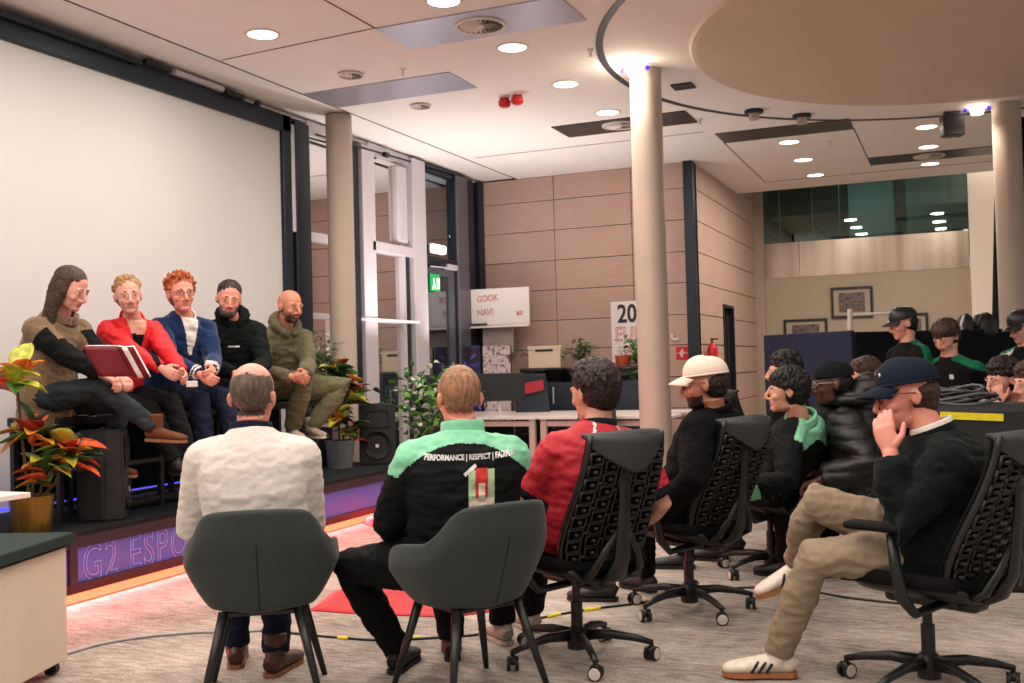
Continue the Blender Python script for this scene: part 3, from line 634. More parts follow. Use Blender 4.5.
# poster boards by the window corner
def art_mat(name, cols, sc, seed=0, dist=2.):
    m = mat(name, cols[0], .5, bump=0); nt = m.node_tree; N = nt.nodes; L = nt.links
    r = [n for n in N if n.type == 'VALTORGB'][0]; n = [x for x in N if x.type == 'TEX_NOISE'][0]; n.inputs['Scale'].default_value = sc; n.inputs['Distortion'].default_value = dist
    mp = [x for x in N if x.type == 'MAPPING'][0]; mp.inputs['Location'].default_value = (seed, seed*.7, 0)
    e = r.color_ramp.elements; e[0].color = (*lin(cols[0]), 1); e[1].color = (*lin(cols[-1]), 1); e[0].position = .35; e[1].position = .68
    for i, c in enumerate(cols[1:-1]): x = e.new(.35+.33*(i+1)/(len(cols)-1)); x.color = (*lin(c), 1)
    return m
def board(x0, x1, y, ztop, lb, m):
    a_, b_ = aty(x0, 350, y).x, aty(x1, 350, y).x; w = b_-a_; t = thing('picture_board', lb, 'poster', ((a_+b_)/2, y, 0))
    mb = MB(); mb.box((0, 0, ztop/2+.3), (w, .02, ztop-.6)); obj('print', mb, m, t)
    mb = MB(); mb.box((0, .016, ztop/2), (w+.02, .012, ztop)); obj('backing', mb, BLACKM, t)
board(446, 480, 12.72, aty(465, 346, 12.72).z, 'dark purple and blue printed board standing in the window corner', art_mat('purple night print', [(.16, .12, .16), (.25, .18, .24), (.22, .24, .55), (.5, .5, .9)], 4.5, 3))
board(483, 510, 12.72, aty(497, 346, 12.72).z, 'pale sketch-like printed board standing right of the purple one', art_mat('pale sketch print', [(.3, .24, .26), (.8, .72, .72), (.86, .8, .8), (.5, .42, .44)], 5, 8, 3))
# whiteboard with red writing
t = thing('whiteboard', 'small whiteboard with red handwriting hanging in the corner by the door', 'whiteboard', (-5.78, 13.1, 2.08), RAD(4))
WB = mat('whiteboard enamel', (.93, .90, .88), .3, var=.01)
mb = MB(); mb.box((-.05, 0, .07), (1.02, .03, .50), bev=.006); obj('board', mb, WB, t)
mb = MB(); mb.surf(lambda u, v: V((-.57+1.04*u, -.02-.10*v, -.185-.03*sin(v*pi/2))), 6, 6, .012); obj('pen_tray', mb, WB, t, True)
mb = MB(); mb.box((-.3, -.04, -.165), (.3, .03, .02)); obj('marker_strip', mb, BLACKM, t)
RI = mat('red marker ink', (.80, .10, .14), .5)
for s, x, z, sz in (('GOOK', -.29, .14, .12), ('NAVI', -.29, -.05, .12), ('ao', .28, -.06, .11)):
    me = textmesh(s, sz, outline=.0028, xs=.85); place(me, frame((x, -.017, z), (1, 0, .06), (.1, 0, 1))); obj('handwriting', me, RI, t)
mb = MB(); mb.box((-.02, .05, -.38), (.44, .02, .36)); obj('lower_sheet', mb, mat('grey paper sheet', (.66, .60, .57), .6), t)
# poster 20 EURO
t = thing('poster', 'white poster reading 20 EURO half hidden by the middle column', 'poster', (-4.08, YB-.02, 1.75))
mb = MB(); mb.box((.13, 0, 0), (.70, .012, .82)); obj('sheet', mb, WB, t)
me = textmesh('20', .34, .002, xs=.8, bold=.008); place(me, frame((-.13, -.009, .13), (1, 0, 0), (0, 0, 1))); obj('printed_number', me, mat('dark print', (.15, .15, .16), .6), t)
for s, z, sz in (('EURO', -.12, .27), ('ISC', -.36, .24)):
    me = textmesh(s, sz, outline=.004, xs=.8); place(me, frame((-.17 if s[0] == 'E' else -.06, -.009, z), (1, 0, 0), (0, 0, 1))); obj('red_writing', me, RI, t)
# fire hose sign, hook, extinguisher
t = thing('fire_sign', 'small red fire extinguisher sign left of the blue corner post', 'sign', (-3.34, YB-.01, 1.44))
mb = MB(); mb.box((0, 0, 0), (.165, .008, .165)); obj('plate', mb, mat('red sign', (.80, .08, .10), .4, emit=(.8, .05, .08), es=.0), t)
mb = MB(); mb.box((.0, -.006, 0), (.14, .003, .006)); mb.tube([(-.01, -.006, -.05), (-.03, -.006, 0), (0, -.006, .05), (.03, -.006, .02), (0, -.006, -.02)], .006, 6); mb.box((-.0, -.006, .0), (.012, .004, .11)); obj('symbol', mb, WB, t)
mb = MB(); mb.tube([(-3.47, YB-.01, 1.69), (-3.47, YB-.05, 1.66), (-3.44, YB-.06, 1.62), (-3.38, YB-.03, 1.63)], .012, 8); tag(obj('wall_hook', mb, WB), 'small white wall hook above the red fire sign', 'hook')
t = thing('fire_extinguisher', 'red extinguisher on the side wall behind the blue post', 'fire extinguisher', (XS+.1, 14.0, 1.32))
mb = MB(); mb.lathe([(0, -.1), (.07, -.1), (.075, .16), (.05, .22), (.02, .25), (0, .25)], n=20); obj('cylinder', mb, REDM, t, 'auto')
mb = MB(); mb.cyl((0, 0, .24), (0, 0, .3), .015); mb.box((.03, 0, .3), (.1, .02, .02)); obj('valve', mb, BLACKM, t)
# laptop behind column
t = thing('laptop', 'open pale laptop on the desk right of the middle column', 'laptop', (-2.95, 11.75, .742), RAD(20))
mb = MB(); mb.box((.02, 0, .008), (.32, .22, .016)); obj('base', mb, SILVER, t)
mb = MB(); mb.box((-.15, 0, .12), (.012, .3, .22), rot=M4.Rotation(-.18, 4, 'Y')); obj('lid', mb, SILVER, t)
# ---------------------------------------------------------------- partition and things at the right
PNV = mat('indigo acoustic felt', (.16, .17, .25), .9, var=.05)
PBK = mat('near black acoustic felt', (.055, .065, .08), .9)
def partition(p, q, zt, m, label):
    p, q = V((p.x, p.y, 0)), V((q.x, q.y, 0)); d = q-p
    t = thing('partition_screen', label, 'partition', (p+q)/2, math.atan2(d.y, d.x))
    mb = MB(); mb.box((0, 0, zt/2+.02), (d.length, .05, zt-.04), bev=.012); obj('felt_panel', mb, m, t)
    for s in (-1, 1):
        mb = MB(); mb.box((s*(d.length/2-.15), 0, .012), (.06, .4, .024)); obj('foot', mb, BLACKM, t)
pa, pb, pc = at(765, 335, 10.2), at(853, 330, 9.2), at(1060, 327, 9.6)
partition(pa, pb, 1.56, PNV, 'indigo felt partition screen in front of the far wall')
partition(pb, pc, 1.545, PBK, 'near black felt partition behind the standing boys')
def picture(x0, x1, z0, z1, label, m):
    t = thing('framed_picture', label, 'picture', ((x0+x1)/2, YF-.03, (z0+z1)/2)); w, h = x1-x0, z1-z0
    mb = MB()
    for c, s in (((0, 0, h/2-.02), (w, .04, .04)), ((0, 0, -h/2+.02), (w, .04, .04)), ((w/2-.02, 0, 0), (.04, .04, h-.08)), ((-w/2+.02, 0, 0), (.04, .04, h-.08))): mb.box(c, s)
    obj('frame', mb, BLACKM, t)
    mb = MB(); mb.box((0, .01, 0), (w-.06, .01, h-.06)); obj('mount', mb, CREAM, t)
    mb = MB(); mb.box((0, 0, 0), (w*.62, .01, h*.62)); obj('print', mb, m, t)
am = art_mat('crowd photo print', [(.13, .12, .12), (.35, .28, .28), (.5, .44, .4), (.3, .2, .24)], 14, 2)
picture(-1.92, -1.26, 1.98, 2.49, 'black framed picture hung highest on the far wall', am)
picture(-2.70, -1.99, 1.50, 1.99, 'black framed picture just above the indigo partition', am)
picture(-.98, -.43, 1.52, 2.01, 'black framed picture behind the standing boy in the cap', am)
mb = MB(); mb.tube([at(850, 330, 9.0), at(850, 309, 9.0)], .022, 10); p_ = at(850, 315, 9.0); q_ = at(893, 313, 8.9); mb.tube([p_, q_], .014, 10)
tag(obj('white_rail', mb, mat('white tube', (.75, .72, .68), .4)), 'white horizontal rail on a short post behind the indigo partition', 'rail')
def bag(px, py, d, w, h, label, kind=0):
    c = at(px, py, d); t = thing('backpack', label, 'bag', c, RAD(10))
    mb = MB()
    mb.tube([(0, 0, -h/2), (0, 0, -h*.3), (0, 0, h*.1), (.01, 0, h*.35), (.01, 0, h*.48)], [(w*.4, w*.3), (w*.52, w*.36), (w*.5, w*.34), (w*.36, w*.25), (w*.1, w*.08)], 16, side=(1, 0, 0)); o = obj('body', mb, BLACKM, t, True)
    mb = MB(); mb.tube([(-w*.2, -w*.3, -h*.3), (-w*.3, -w*.42, 0), (-w*.1, -w*.3, h*.4)], .012, 6); obj('strap', mb, SILVER if kind else BLACKM, t)
bag(965, 325, 9.45, .15, .22, 'small black bag with a pale strap standing on the partition', 1)
bag(984, 325, 9.5, .24, .24, 'larger black bag on the partition beside the dark green drape')
# yellow-striped black case and cable coil behind the capped man
c = at(972, 455, 6.0)
t = thing('equipment_case', 'black case with a yellow stripe behind the man in the dark blue cap', 'case', (c.x, c.y, 0), RAD(4))
mb = MB(); mb.box((.0, 0, .52), (.66, .36, 1.04), bev=.04); obj('body', mb, mat('black case fabric', (.085, .09, .10), .7), t)
mb = MB(); mb.box((-.01, -.185, .975), (.325, .008, .040), rot=M4.Rotation(.05, 4, 'Y')); obj('yellow_stripe', mb, mat('yellow tape', (.86, .78, .10), .5), t)
t = thing('cable_coil', 'coil of black and grey cables lying on the yellow striped case', 'cable', (c.x-.08, c.y, 1.045))
for k in range(7):
    mb = MB(); r = .19-.010*k; mb.tube([(r*1.25*cos(a*pi/10), r*.8*sin(a*pi/10), .012+.011*k+.02*sin(a*.7+k)) for a in range(20)], .009, 6, closed=True)
    obj('loop', mb, BLACKM if k % 2 else mat('grey cable', (.3, .32, .34), .5), t, True)
# ---------------------------------------------------------------- cables and red cloth on the floor
YT = mat('yellow cable tape', (.86, .80, .12), .5)
def floor_cable(pts, m, label, r=.006, tapes=()):
    P = [atz(x, y, r) for x, y in pts]; Q = []
    for i in range(len(P)-1):
        a, b, c_, d = P[max(i-1, 0)], P[i], P[i+1], P[min(i+2, len(P)-1)]
        for k in range(8):
            u = k/8; Q.append(.5*((2*b)+(c_-a)*u+(2*a-5*b+4*c_-d)*u*u+(3*b-a-3*c_+d)*u**3))
    Q.append(P[-1]); t = thing('floor_cable', label, 'cable', (0, 0, 0)); mb = MB(); mb.tube(Q, r, 8); obj('cord', mb, m, t, True)
    for (x0, y0, x1, y1) in tapes:
        mb = MB(); mb.tube([atz(x0, y0, r), atz(x1, y1, r)], r*1.8, 8); obj('yellow_tape', mb, YT, t)
floor_cable([(40, 662), (72, 652), (105, 643), (150, 636), (200, 632), (228, 632), (262, 630)], mat('white cable', (.62, .60, .60), .5), 'pale cable running from the cream pedestal to the left grey chair', .008)
floor_cable([(262, 630), (300, 634), (345, 638), (380, 640), (430, 638), (480, 634), (515, 624), (550, 616), (592, 609), (640, 603), (665, 598), (700, 592), (735, 588), (770, 588), (815, 592), (850, 598), (905, 604)], BLACKM, 'long dark cable with yellow tape marks crossing under the chairs', .006,
            ((222, 631, 232, 631), (338, 638, 348, 638.4), (408, 638, 420, 637.6), (548, 617, 560, 614), (584, 610.5, 600, 608), (632, 604, 652, 600.5), (758, 587.5, 772, 588)))
REDC = mat('bright red cloth', (.70, .02, .06), .6, var=.08, sheen=.3)
def heap(outline, label, hgt, name='red_cloth', z0=.0, peak=None):
    """crumpled cloth on the floor inside an outline"""
    P = [atz(x, y, 0) for x, y in outline]; c = sum(P, V())/len(P); mb = MB(); n = len(P); K = 8
    t = []
    for k in range(K+1):
        s = k/K; row = []
        for p in P:
            q = c.lerp(p, s); q = V((q.x, q.y, 0)); h = hgt*(1-s**2.2)+.035*noise.noise(q*7)*min(1, (1-s)*3)+.012*noise.noise(q*19)
            if peak:
                dd = (q-peak[0]).length; h += peak[1]*math.exp(-(dd/peak[2])**2)*(1-s*.75)
            row.append(V((q.x, q.y, max(.004, h)+z0)))
        t.append(row)
    def f(u, v):
        k = int(round(v*K)); i = int(round(u*n*6)); j, w = divmod(i, 6); w /= 6; return t[k][j % n].lerp(t[k][(j+1) % n], w)
    mb.surf(f, n*6, K, .006); o = obj(name, mb, REDC, None, True); tag(o, label, 'cloth'); return o
pk = atz(350, 600, 0)
heap([(310, 611), (330, 596), (352, 585), (390, 575), (450, 578), (500, 584), (512, 600), (500, 611), (450, 618), (400, 616), (350, 614)], 'crumpled bright red cloth spread on the floor between the two grey chairs', .035, peak=(pk, .16, .17))
heap([(352, 520), (398, 506), (405, 516), (392, 533), (375, 528)], 'small red cloth corner lying by the light strip', .05)
# ================================================================= office chairs with pixelated backs
OCB = mat('black chair plastic', (.075, .08, .082), .42, var=.08, scale=80, bump=.05)
OCM = mat('black chair mesh', (.045, .05, .052), .8, bump=.4, bscale=300)
OCG = mat('charcoal chair back shell', (.19, .205, .20), .6, var=.06, scale=60, bump=.1)
WCAP = mat('cream wheel disc', (.80, .76, .72), .35)
def back_pt(x, z):
    """surface of the leaning curved back (local chair coordinates)"""
    s = (z-.46)/.6
    return V((x, -.235-.13*s-.05*sin(pi*min(1, max(0, s)))*0+.045*cos(s*pi*1.2)-.045-.35*(abs(x)**2)*-1.0*1.0, z))
def office_chair(loc, rz, label, baserot=0.):
    t = thing('office_chair', label, 'chair', loc, rz, 'black office chairs with pixelated backs')
    mb = MB(); mb.lathe([(0, .05), (.045, .05), (.05, .125), (.034, .145), (0, .145)], n=20); obj('base_hub', mb, OCB, t, 'auto')
    for k in range(5):
        a = 2*pi*k/5+baserot; c, s = cos(a), sin(a)
        mb = MB(); mb.tube([(c*.03, s*.03, .11), (c*.15, s*.15, .115), (c*.26, s*.26, .098), (c*.335, s*.335, .078)], [(.020, .026), (.018, .021), (.016, .016), (.014, .012)], 10, side=(-s, c, 0)); obj('leg', mb, OCB, t, True)
        x, y = c*.33, s*.33; b = a+1.1; tx, ty = -sin(b), cos(b)
        mb = MB(); mb.cyl((x, y, .03), (x, y, .085), .009, n=8)
        for q in (-1, 1): mb.cyl((x+tx*q*.010, y+ty*q*.010, .031), (x+tx*q*.026, y+ty*q*.026, .031), .031, n=20)
        mb.ell((x, y, .045), (.026, .026, .022)); ca = obj('caster', mb, OCB, t, 'auto')
        for q in (-1, 1): mb = MB(); mb.cyl((x+tx*q*.0262, y+ty*q*.0262, .031), (x+tx*q*.0285, y+ty*q*.0285, .031), .0255, .022, n=20); obj('wheel_disc', mb, WCAP, ca)
    mb = MB(); mb.cyl((0, 0, .13), (0, 0, .26), .027); mb.cyl((0, 0, .25), (0, 0, .40), .019); obj('gas_column', mb, OCB, t, 'auto')
    mb = MB(); mb.box((0, -.02, .385), (.20, .30, .07), bev=.02); mb.box((0, -.17, .37), (.12, .12, .06), bev=.02); obj('tilt_mechanism', mb, OCB, t)
    mb = MB(); mb.surf(lambda u, v: V(((u-.5)*(.50-.06*abs(2*v-1)**3), -.23+.47*v, .445+.03*abs(2*u-1)**2-.04*max(0, v-.8)*5*.3)), 14, 14, .055); obj('seat', mb, OCM, t, True)
    mb = MB(); mb.surf(lambda u, v: V(((u-.5)*(.48-.1*abs(2*v-1)**3), -.25+.45*v, .39+.06*abs(2*u-1)**3)), 12, 10, .02); obj('seat_shell', mb, OCB, t, True)
    # back: mesh face, pixel ribs, spine, side rims, top shell
    hw = lambda z: .225-.10*max(0, (z-.62))*.9-.05*max(0, (.55-z))*4
    def F(u, v):
        z = .47+.56*v; w = hw(z); x = (2*u-1)*w; p = back_pt(x, z); p.y += .055; return p
    mb = MB(); mb.surf(F, 12, 16, .012); obj('back_mesh', mb, OCM, t, True)
    mb = MB(); rows = 9
    for r in range(rows):
        z0 = .475+.054*r; h = .046
        nc = 5
        for c in range(nc):
            u = (c-(nc-1)/2)/(nc-1)*2; w = hw(z0)*.93; wd = w/nc*.80
            zz = z0+(.020 if c % 2 else 0); xc = u*w*.86
            q = [back_pt(xc+sx*wd, zz+sz*h/2+h/2) for sx, sz in ((-1, -1), (0, -1.0), (1, -1), (1, 0), (1, 1), (0, 1), (-1, 1), (-1, 0))]
            for p in q: p.y += .012
            mb.tube(q, [.0075]*8, 6, closed=True)
            mb.tube([back_pt(xc, zz+h/2)+V((0, -.008, 0)), back_pt(xc, zz+h/2)+V((0, .05, 0))], .009, 6)
            if c < nc-1 and r % 2 == c % 2:
                a_ = back_pt(xc+wd, zz+h*.6); b_ = back_pt(xc+wd+w*.2, zz+h*.6); a_.y += .01; b_.y += .01; mb.tube([a_, b_], .0065, 5)
    obj('pixel_ribs', mb, OCB, t, True)
    mb = MB()
    for s in (-1, 1): mb.tube([back_pt(s*hw(z)*1.0, z)+V((0, .03, 0)) for z in [.47+.04*i for i in range(15)]], [(.010, .014)]*15, 8)
    obj('side_rim', mb, OCB, t, True)
    mb = MB()
    sp = [(0, -.20, .37), (0, -.30, .42), (0, -.345, .50), (0, -.36, .62), (0, -.375, .76), (0, -.385, .90), (0, -.375, .99)]
    mb.tube(sp, [(.05, .022), (.055, .022), (.042, .018), (.034, .016), (.030, .014), (.034, .013), (.05, .01)], 12, side=(1, 0, 0))
    for s in (-1, 1): mb.tube([(s*.02, -.35, .62), (s*.09, -.335, .52), (s*.13, -.30, .44), (s*.12, -.22, .40)], [(.018, .012), (.02, .013), (.022, .014), (.02, .014)], 8)
    obj('spine', mb, OCB, t, True)
    def T(u, v):   # top shell: wide at the top, pointed towards the spine below
        a = 2*u-1; zt = 1.045-.018*a*a; zb = .985-.115*(1-abs(a)**1.4); z = zb+(zt-zb)*v
        w = .205-.02*(1-v); p = back_pt(a*w, z); p.y = p.y-.030*(1-a*a)-.012+.05*max(0, v-.75)*2.2*(1); p.y += .055*abs(a)**2
        return p
    mb = MB(); mb.surf(T, 20, 12, .02); obj('top_shell', mb, OCG, t, True)
    for s in (-1, 1):
        mb = MB(); mb.tube([(s*.12, -.12, .375), (s*.27, -.10, .36), (s*.305, -.07, .42), (s*.30, -.045, .54), (s*.295, -.03, .655)], [(.025, .015), (.026, .016), (.026, .02), (.020, .026), (.018, .022)], 10, side=(0, 1, 0)); ar = obj('armrest', mb, OCB, t, True)
        mb = MB(); mb.box((s*.29, .02, .675), (.095, .27, .03), bev=.013); obj('arm_pad', mb, OCM, ar, True)
    mb = MB(); mb.tube([(.10, .05, .385), (.24, .08, .38), (.27, .09, .38)], [.008, .008, .014], 8); obj('lever', mb, OCB, t)
    return t
def chair_at(px, py, face, label, first=[None], br=0., sz=1.):
    """office chair whose star centre meets the floor at a photo point, facing an azimuth in degrees from the view axis (left positive)"""
    p = atz(px, py, 0); rz = RAD(23.06+face)
    if first[0] is None: first[0] = office_chair(p, rz, label, br); return first[0]
    return dup(first[0], p, rz, label, scale=(1, 1, sz))
chA = chair_at(578, 659, 32, 'black office chair holding the man in the red shirt', br=.55)
chB = chair_at(690, 611, 42, 'black office chair holding the man in the cream cap')
chC = chair_at(772, 573, 38, 'black office chair holding the man with the mint green sleeve')
chD = chair_at(930, 690, 40, 'black office chair holding the man in the dark blue cap, nearest on the right')
chE = chair_at(858, 570, 44, 'black office chair behind the crossed legs, holding the man in the puffer jacket')
chF = chair_at(752, 492, -55, 'empty black office chair standing by the beige side wall')
chG = chair_at(1020, 562, 25, 'black office chair at the right edge behind the nearest chair')
# ================================================================= grey shell chairs
FELT = mat('slate grey felt', (.225, .25, .245), .95, var=.06, scale=250, bump=.25, bscale=500, sheen=.15)
LEGM = mat('black tapered metal leg', (.07, .085, .09), .4)
def shell_chair(loc, rz, label):
    t = thing('shell_armchair', label, 'chair', loc, rz, 'grey felt armchairs with black legs')
    def S(u, v):
        th = (2*u-1)*2.35                      # angle from the back centre
        a = abs(th)
        if a < .62: h = .80-.012*(a/.62)**2
        elif a < 1.25: k = (a-.62)/.63; k = k*k*(3-2*k); h = .788-.145*k
        else: k = (a-1.25)/1.1; h = .643-.11*k*k
        z = .385+(h-.385)*v; q = (z-.385)/.42
        rx = .19+.105*min(1, (v*1.5))**.75 if v < .66 else .295-.03*((v-.66)/.34)**2*(1 if a < 1.0 else .3)
        ry = .18+.08*min(1, v*1.4)**.8
        n = .78
        sx = math.copysign(abs(sin(th))**n, sin(th)); cy = math.copysign(abs(cos(th))**n, cos(th))
        back = max(0, cos(th))*.06*max(0, q)**1.3
        return V((sx*rx, -cy*ry-back+.0, z))
    mb = MB(); mb.surf(S, 48, 16, .035); o = obj('shell', mb, FELT, t, True)
    md = o.modifiers.new('soft', 'SUBSURF'); md.levels = 1; md.render_levels = 1
    mb = MB(); mb.tube([V(S(.5, v/12))+V((0, -.0185, 0)) for v in range(0, 9)], .0022, 6); obj('seam', mb, mat('seam thread', (.12, .135, .13), .9), t)
    mb = MB(); mb.tube([(0, 0, .37), (0, 0, .385), (0, 0, .43), (0, 0, .45)], [(.17, .16), (.21, .20), (.225, .215), (.20, .19)], 28, side=(1, 0, 0)); obj('seat', mb, FELT, t, True)
    mb = MB(); mb.box((0, 0, .365), (.30, .30, .02), bev=.006); obj('seat_frame', mb, LEGM, t)
    for sx in (-1, 1):
        for sy in (-1, 1):
            mb = MB(); mb.tube([(sx*.145, sy*.14, .375), (sx*.235, sy*.225, .0)], [.021, .012], 14); obj('leg', mb, LEGM, t, True)
    return t
p = at(263, 560, 4.33); sc1 = shell_chair((p.x, p.y, 0), RAD(23.06+9), 'grey felt armchair holding the man in the white sweater')
p = at(467, 560, 4.30); sc2 = dup(sc1, (p.x, p.y, 0), RAD(23.06+36), 'grey felt armchair holding the man with the mint green shoulders')
# ================================================================= people
from mathutils.bvhtree import BVHTree
JOBS = []
SKIN = {k: mat('skin '+k, c, .48, var=.05, scale=14, bump=.04, bscale=160, sss=.12) for k, c in dict(fair=(.80, .58, .50), ruddy=(.82, .54, .46), tan=(.70, .47, .36), brown=(.34, .20, .145), olive=(.76, .56, .46)).items()}
LIPS = {k: mat('lips '+k, c, .4, bump=0) for k, c in dict(fair=(.70, .42, .38), ruddy=(.72, .43, .38), tan=(.58, .35, .28), brown=(.27, .14, .11), olive=(.64, .42, .35)).items()}
EYEW = mat('eye white', (.85, .83, .80), .25, bump=0); IRIS = mat('dark iris', (.10, .07, .05), .2, bump=0)
def hairm(n, c): return mat('hair '+n, c, .55, var=.5, scale=60, stretch=(1, 1, .25), bump=.6, bscale=150, spec=.35)
HAIR = {n: hairm(n, c) for n, c in dict(brown=(.24, .16, .12), darkbrown=(.13, .09, .075), black=(.045, .04, .04), ginger=(.62, .32, .16), blonde=(.58, .44, .28), grey=(.26, .23, .21), stubble=(.42, .32, .26), thin=(.35, .285, .25),  buzzlight=(.55, .40, .30)).items()}
def ik(a, tgt, l1, l2, pole):
    a, tgt = V(a), V(tgt); d = tgt-a; L = min(d.length, (l1+l2)*.995); dn = d.normalized(); tgt = a+dn*L
    c = (l1*l1+L*L-l2*l2)/(2*L); h = math.sqrt(max(0, l1*l1-c*c)); p = V(pole)-dn*V(pole).dot(dn)
    if p.length < 1e-5: p = dn.orthogonal()
    return a+dn*c+p.normalized()*h, tgt
def dirv(ang): return V((cos(RAD(ang)), sin(RAD(ang)), 0))
def add_hand(mb, w, d, n, right, curl, S, spread=.0):
    d = V(d).normalized(); n = V(n); n = (n-d*n.dot(d)).normalized(); s = d.cross(n)
    if not right: s = -s            # s now points to the thumb side
    mb.tube([w-d*.02*S, w+d*.015*S, w+d*.045*S, w+d*.085*S, w+d*.094*S], [(.027*S, .020*S), (.030*S, .018*S), (.039*S, .017*S), (.041*S, .014*S), (.037*S, .011*S)], 12, side=s)
    for i, (o, L, r) in enumerate(((.031, .070, .0098), (.0105, .079, .0100), (-.0105, .073, .0096), (-.030, .057, .0086))):
        b = w+d*.082*S+s*o*S; q = d+s*(o*spread*8); q.normalize(); pts = [b-q*.01*S, b]; dd = q; c = curl*(1+.12*i)
        for f in (.45, .30, .25):
            dd = (dd*cos(c)+n*sin(c)).normalized(); n2 = n; pts.append(pts[-1]+dd*L*f*S)
            n = (n-dd*n.dot(dd)); n = n.normalized() if n.length > .01 else n2
        n = V(s.cross(d)) if right else V(d.cross(s)); n = n if n.dot(n2) > -2 else n
        n = (n2-d*n2.dot(d)).normalized() if abs(n2.dot(d)) < .99 else n
        mb.tube(pts, [r*S, r*S*1.04, r*S, r*S*.92, r*S*.72], 8)
    b = w+d*.022*S+s*.026*S; t1 = (s*.75+d*.65+n*.25).normalized(); t2 = (s*.25+d*.85+n*(.2+curl*.4)).normalized()
    mb.tube([b-t1*.01*S, b, b+t1*.036*S, b+t1*.036*S+t2*.028*S, b+t1*.036*S+t2*.05*S], [.014*S, .0145*S, .0115*S, .0105*S, .008*S], 8)
def add_head(mb, M, S, female=False):
    def e(c, r, rot=None): mb.ell(M @ V([x*S for x in c]), tuple(x*S for x in r), M.to_3x3().to_4x4() @ (rot or M4.Identity(4)), 18, 12)
    e((0, -.012, .032), (.075, .096, .087)); e((0, .032, .0), (.066, .058, .082)); e((0, .036, -.045), (.053, .054, .062))
    e((0, .060, -.090), (.030 if not female else .025, .030, .022)); e((0, .025, -.075), (.048, .05, .035))
    for s in (-1, 1):
        e((s*.036, .058, -.028), (.024, .026, .024)); e((s*.030, .083, .022), (.022, .010, .007)); e((s*.016, .094, -.040), (.0085, .0095, .0075))
        R_ = M4.Rotation(s*.35, 4, 'Z') @ M4.Rotation(-.15, 4, 'X'); e((s*.0735, -.008, -.008), (.008, .017, .028), R_); e((s*.0785, -.013, -.003), (.005, .016, .023), R_)
        e((s*.031, .0775, .0105), (.0150, .0125, .0065)); e((s*.031, .0770, -.0055), (.0140, .0120, .0055))
    mb.tube([M @ (V(p)*S) for p in ((0, .084, .022), (0, .094, .004), (0, .106, -.018), (0, .112, -.033), (0, .102, -.044))], [x*S for x in (.0085, .0090, .0105, .0115, .008)], 8)
    e((0, .0865, -.0575), (.021, .0080, .0048)); e((0, .0855, -.0680), (.018, .0080, .0052)); e((0, .078, -.062), (.028, .010, .016))
def add_hair(mb, M, S, style, rng):
    def e(c, r): mb.ell(M @ V([x*S for x in c]), tuple(x*S for x in r), M.to_3x3().to_4x4(), 18, 12)
    def tuft(a, b, c, r): mb.tube([M @ (V(p)*S) for p in (a, b, c)], [r*S, r*S*.8, r*S*.2], 6)
    if style == 'under':
        e((0, -.040, .006), (.076, .076, .070)); e((0, -.055, -.03), (.060, .050, .050)); return
    if style in ('short', 'messy', 'quiff', 'curly', 'back', 'bowl'):
        yo = {'short': -.009, 'messy': -.003, 'quiff': -.008, 'curly': -.004, 'back': -.010, 'bowl': -.001}[style]
        k = {'short': .99, 'messy': 1.06, 'quiff': 1.0, 'curly': 1.04, 'back': .99, 'bowl': 1.09}[style]
        e((0, -.014+yo, .052), (.080*k, .098*k, .077*k)); e((0, -.040, .012), (.079*k, .078*k, .088*k)); e((0, -.055, -.03), (.060*k, .050*k, .052*k))
    if style in ('messy', 'quiff', 'bowl', 'back'):
        n = {'messy': 230, 'quiff': 170, 'bowl': 230, 'back': 90}[style]; L = {'messy': .050, 'quiff': .034, 'bowl': .055, 'back': .05}[style]
        for i in range(n):
            a = rng.uniform(0, 2*pi); el = math.asin(rng.uniform(-.1, 1)); d = V((cos(a)*cos(el), sin(a)*cos(el), sin(el)))
            if d.y > .3 and d.z < .64: continue
            p = V((d.x*.078, -.014+d.y*.095, .048+d.z*.074)); fl = {'messy': V((-.15, -.25, -.55)), 'bowl': V((0, .15, -.9)), 'back': V((0, -1, -.1)), 'quiff': V((.2, .4, .45))}[style]
            g_ = .28 if style == 'quiff' else .13; t = fl+V((rng.gauss(0, g_), rng.gauss(0, g_), rng.gauss(0, g_))); t = (t-d*min(0, t.dot(d))*1.0)
            if style != 'quiff': t = t-d*max(0, t.dot(d))*.6
            t.normalize(); h = .010 if style != 'back' else .004
            tuft(p, p+d*h+t*L*.5, p+d*h*.5+t*L, .0085)
    if style == 'curly' or style == 'quiff':
        for i in range(230 if style == 'curly' else 60):
            a = rng.uniform(0, 2*pi); el = rng.uniform(-.25, 1.5); d = V((cos(a)*cos(el), sin(a)*cos(el), sin(el)))
            if d.y > .4 and d.z < (.45 if style == 'curly' else .6): continue
            r = rng.uniform(.010, .016) if style == 'curly' else rng.uniform(.008, .012); p = V((d.x*.080, -.015+d.y*.098, .044+d.z*.082))+d*rng.uniform(0, .010); e(p, (r, r, r))
    if style == 'long':
        e((0, -.024, .052), (.081, .098, .077)); e((0, -.045, .010), (.081, .076, .092)); e((.066, -.02, -.01), (.024, .036, .06)); e((-.066, -.02, -.01), (.024, .036, .06))
        for i in range(110):
            s = -1 if i % 2 else 1; y = rng.uniform(-.095, .030); x = s*math.sqrt(max(.0, 1-((y+.014)/.105)**2))*.078
            z0 = rng.uniform(.02, .06); L = rng.uniform(.24, .36)
            mb.tube([M @ (V(p)*S) for p in ((x*.8, y, z0+.02), (x*1.03, y-.005, -.02), (x*1.05, y*.8-.01, -.10), (x*.9+rng.gauss(0, .01), y*.7+.0, -.10-L*.45), (x*.8+rng.gauss(0, .018), y*.6+.02, -.10-L*.8))], [S*q for q in (.008, .009, .009, .008, .003)], 6)
    if style == 'back': e((0, -.118, .005), (.028, .026, .030))
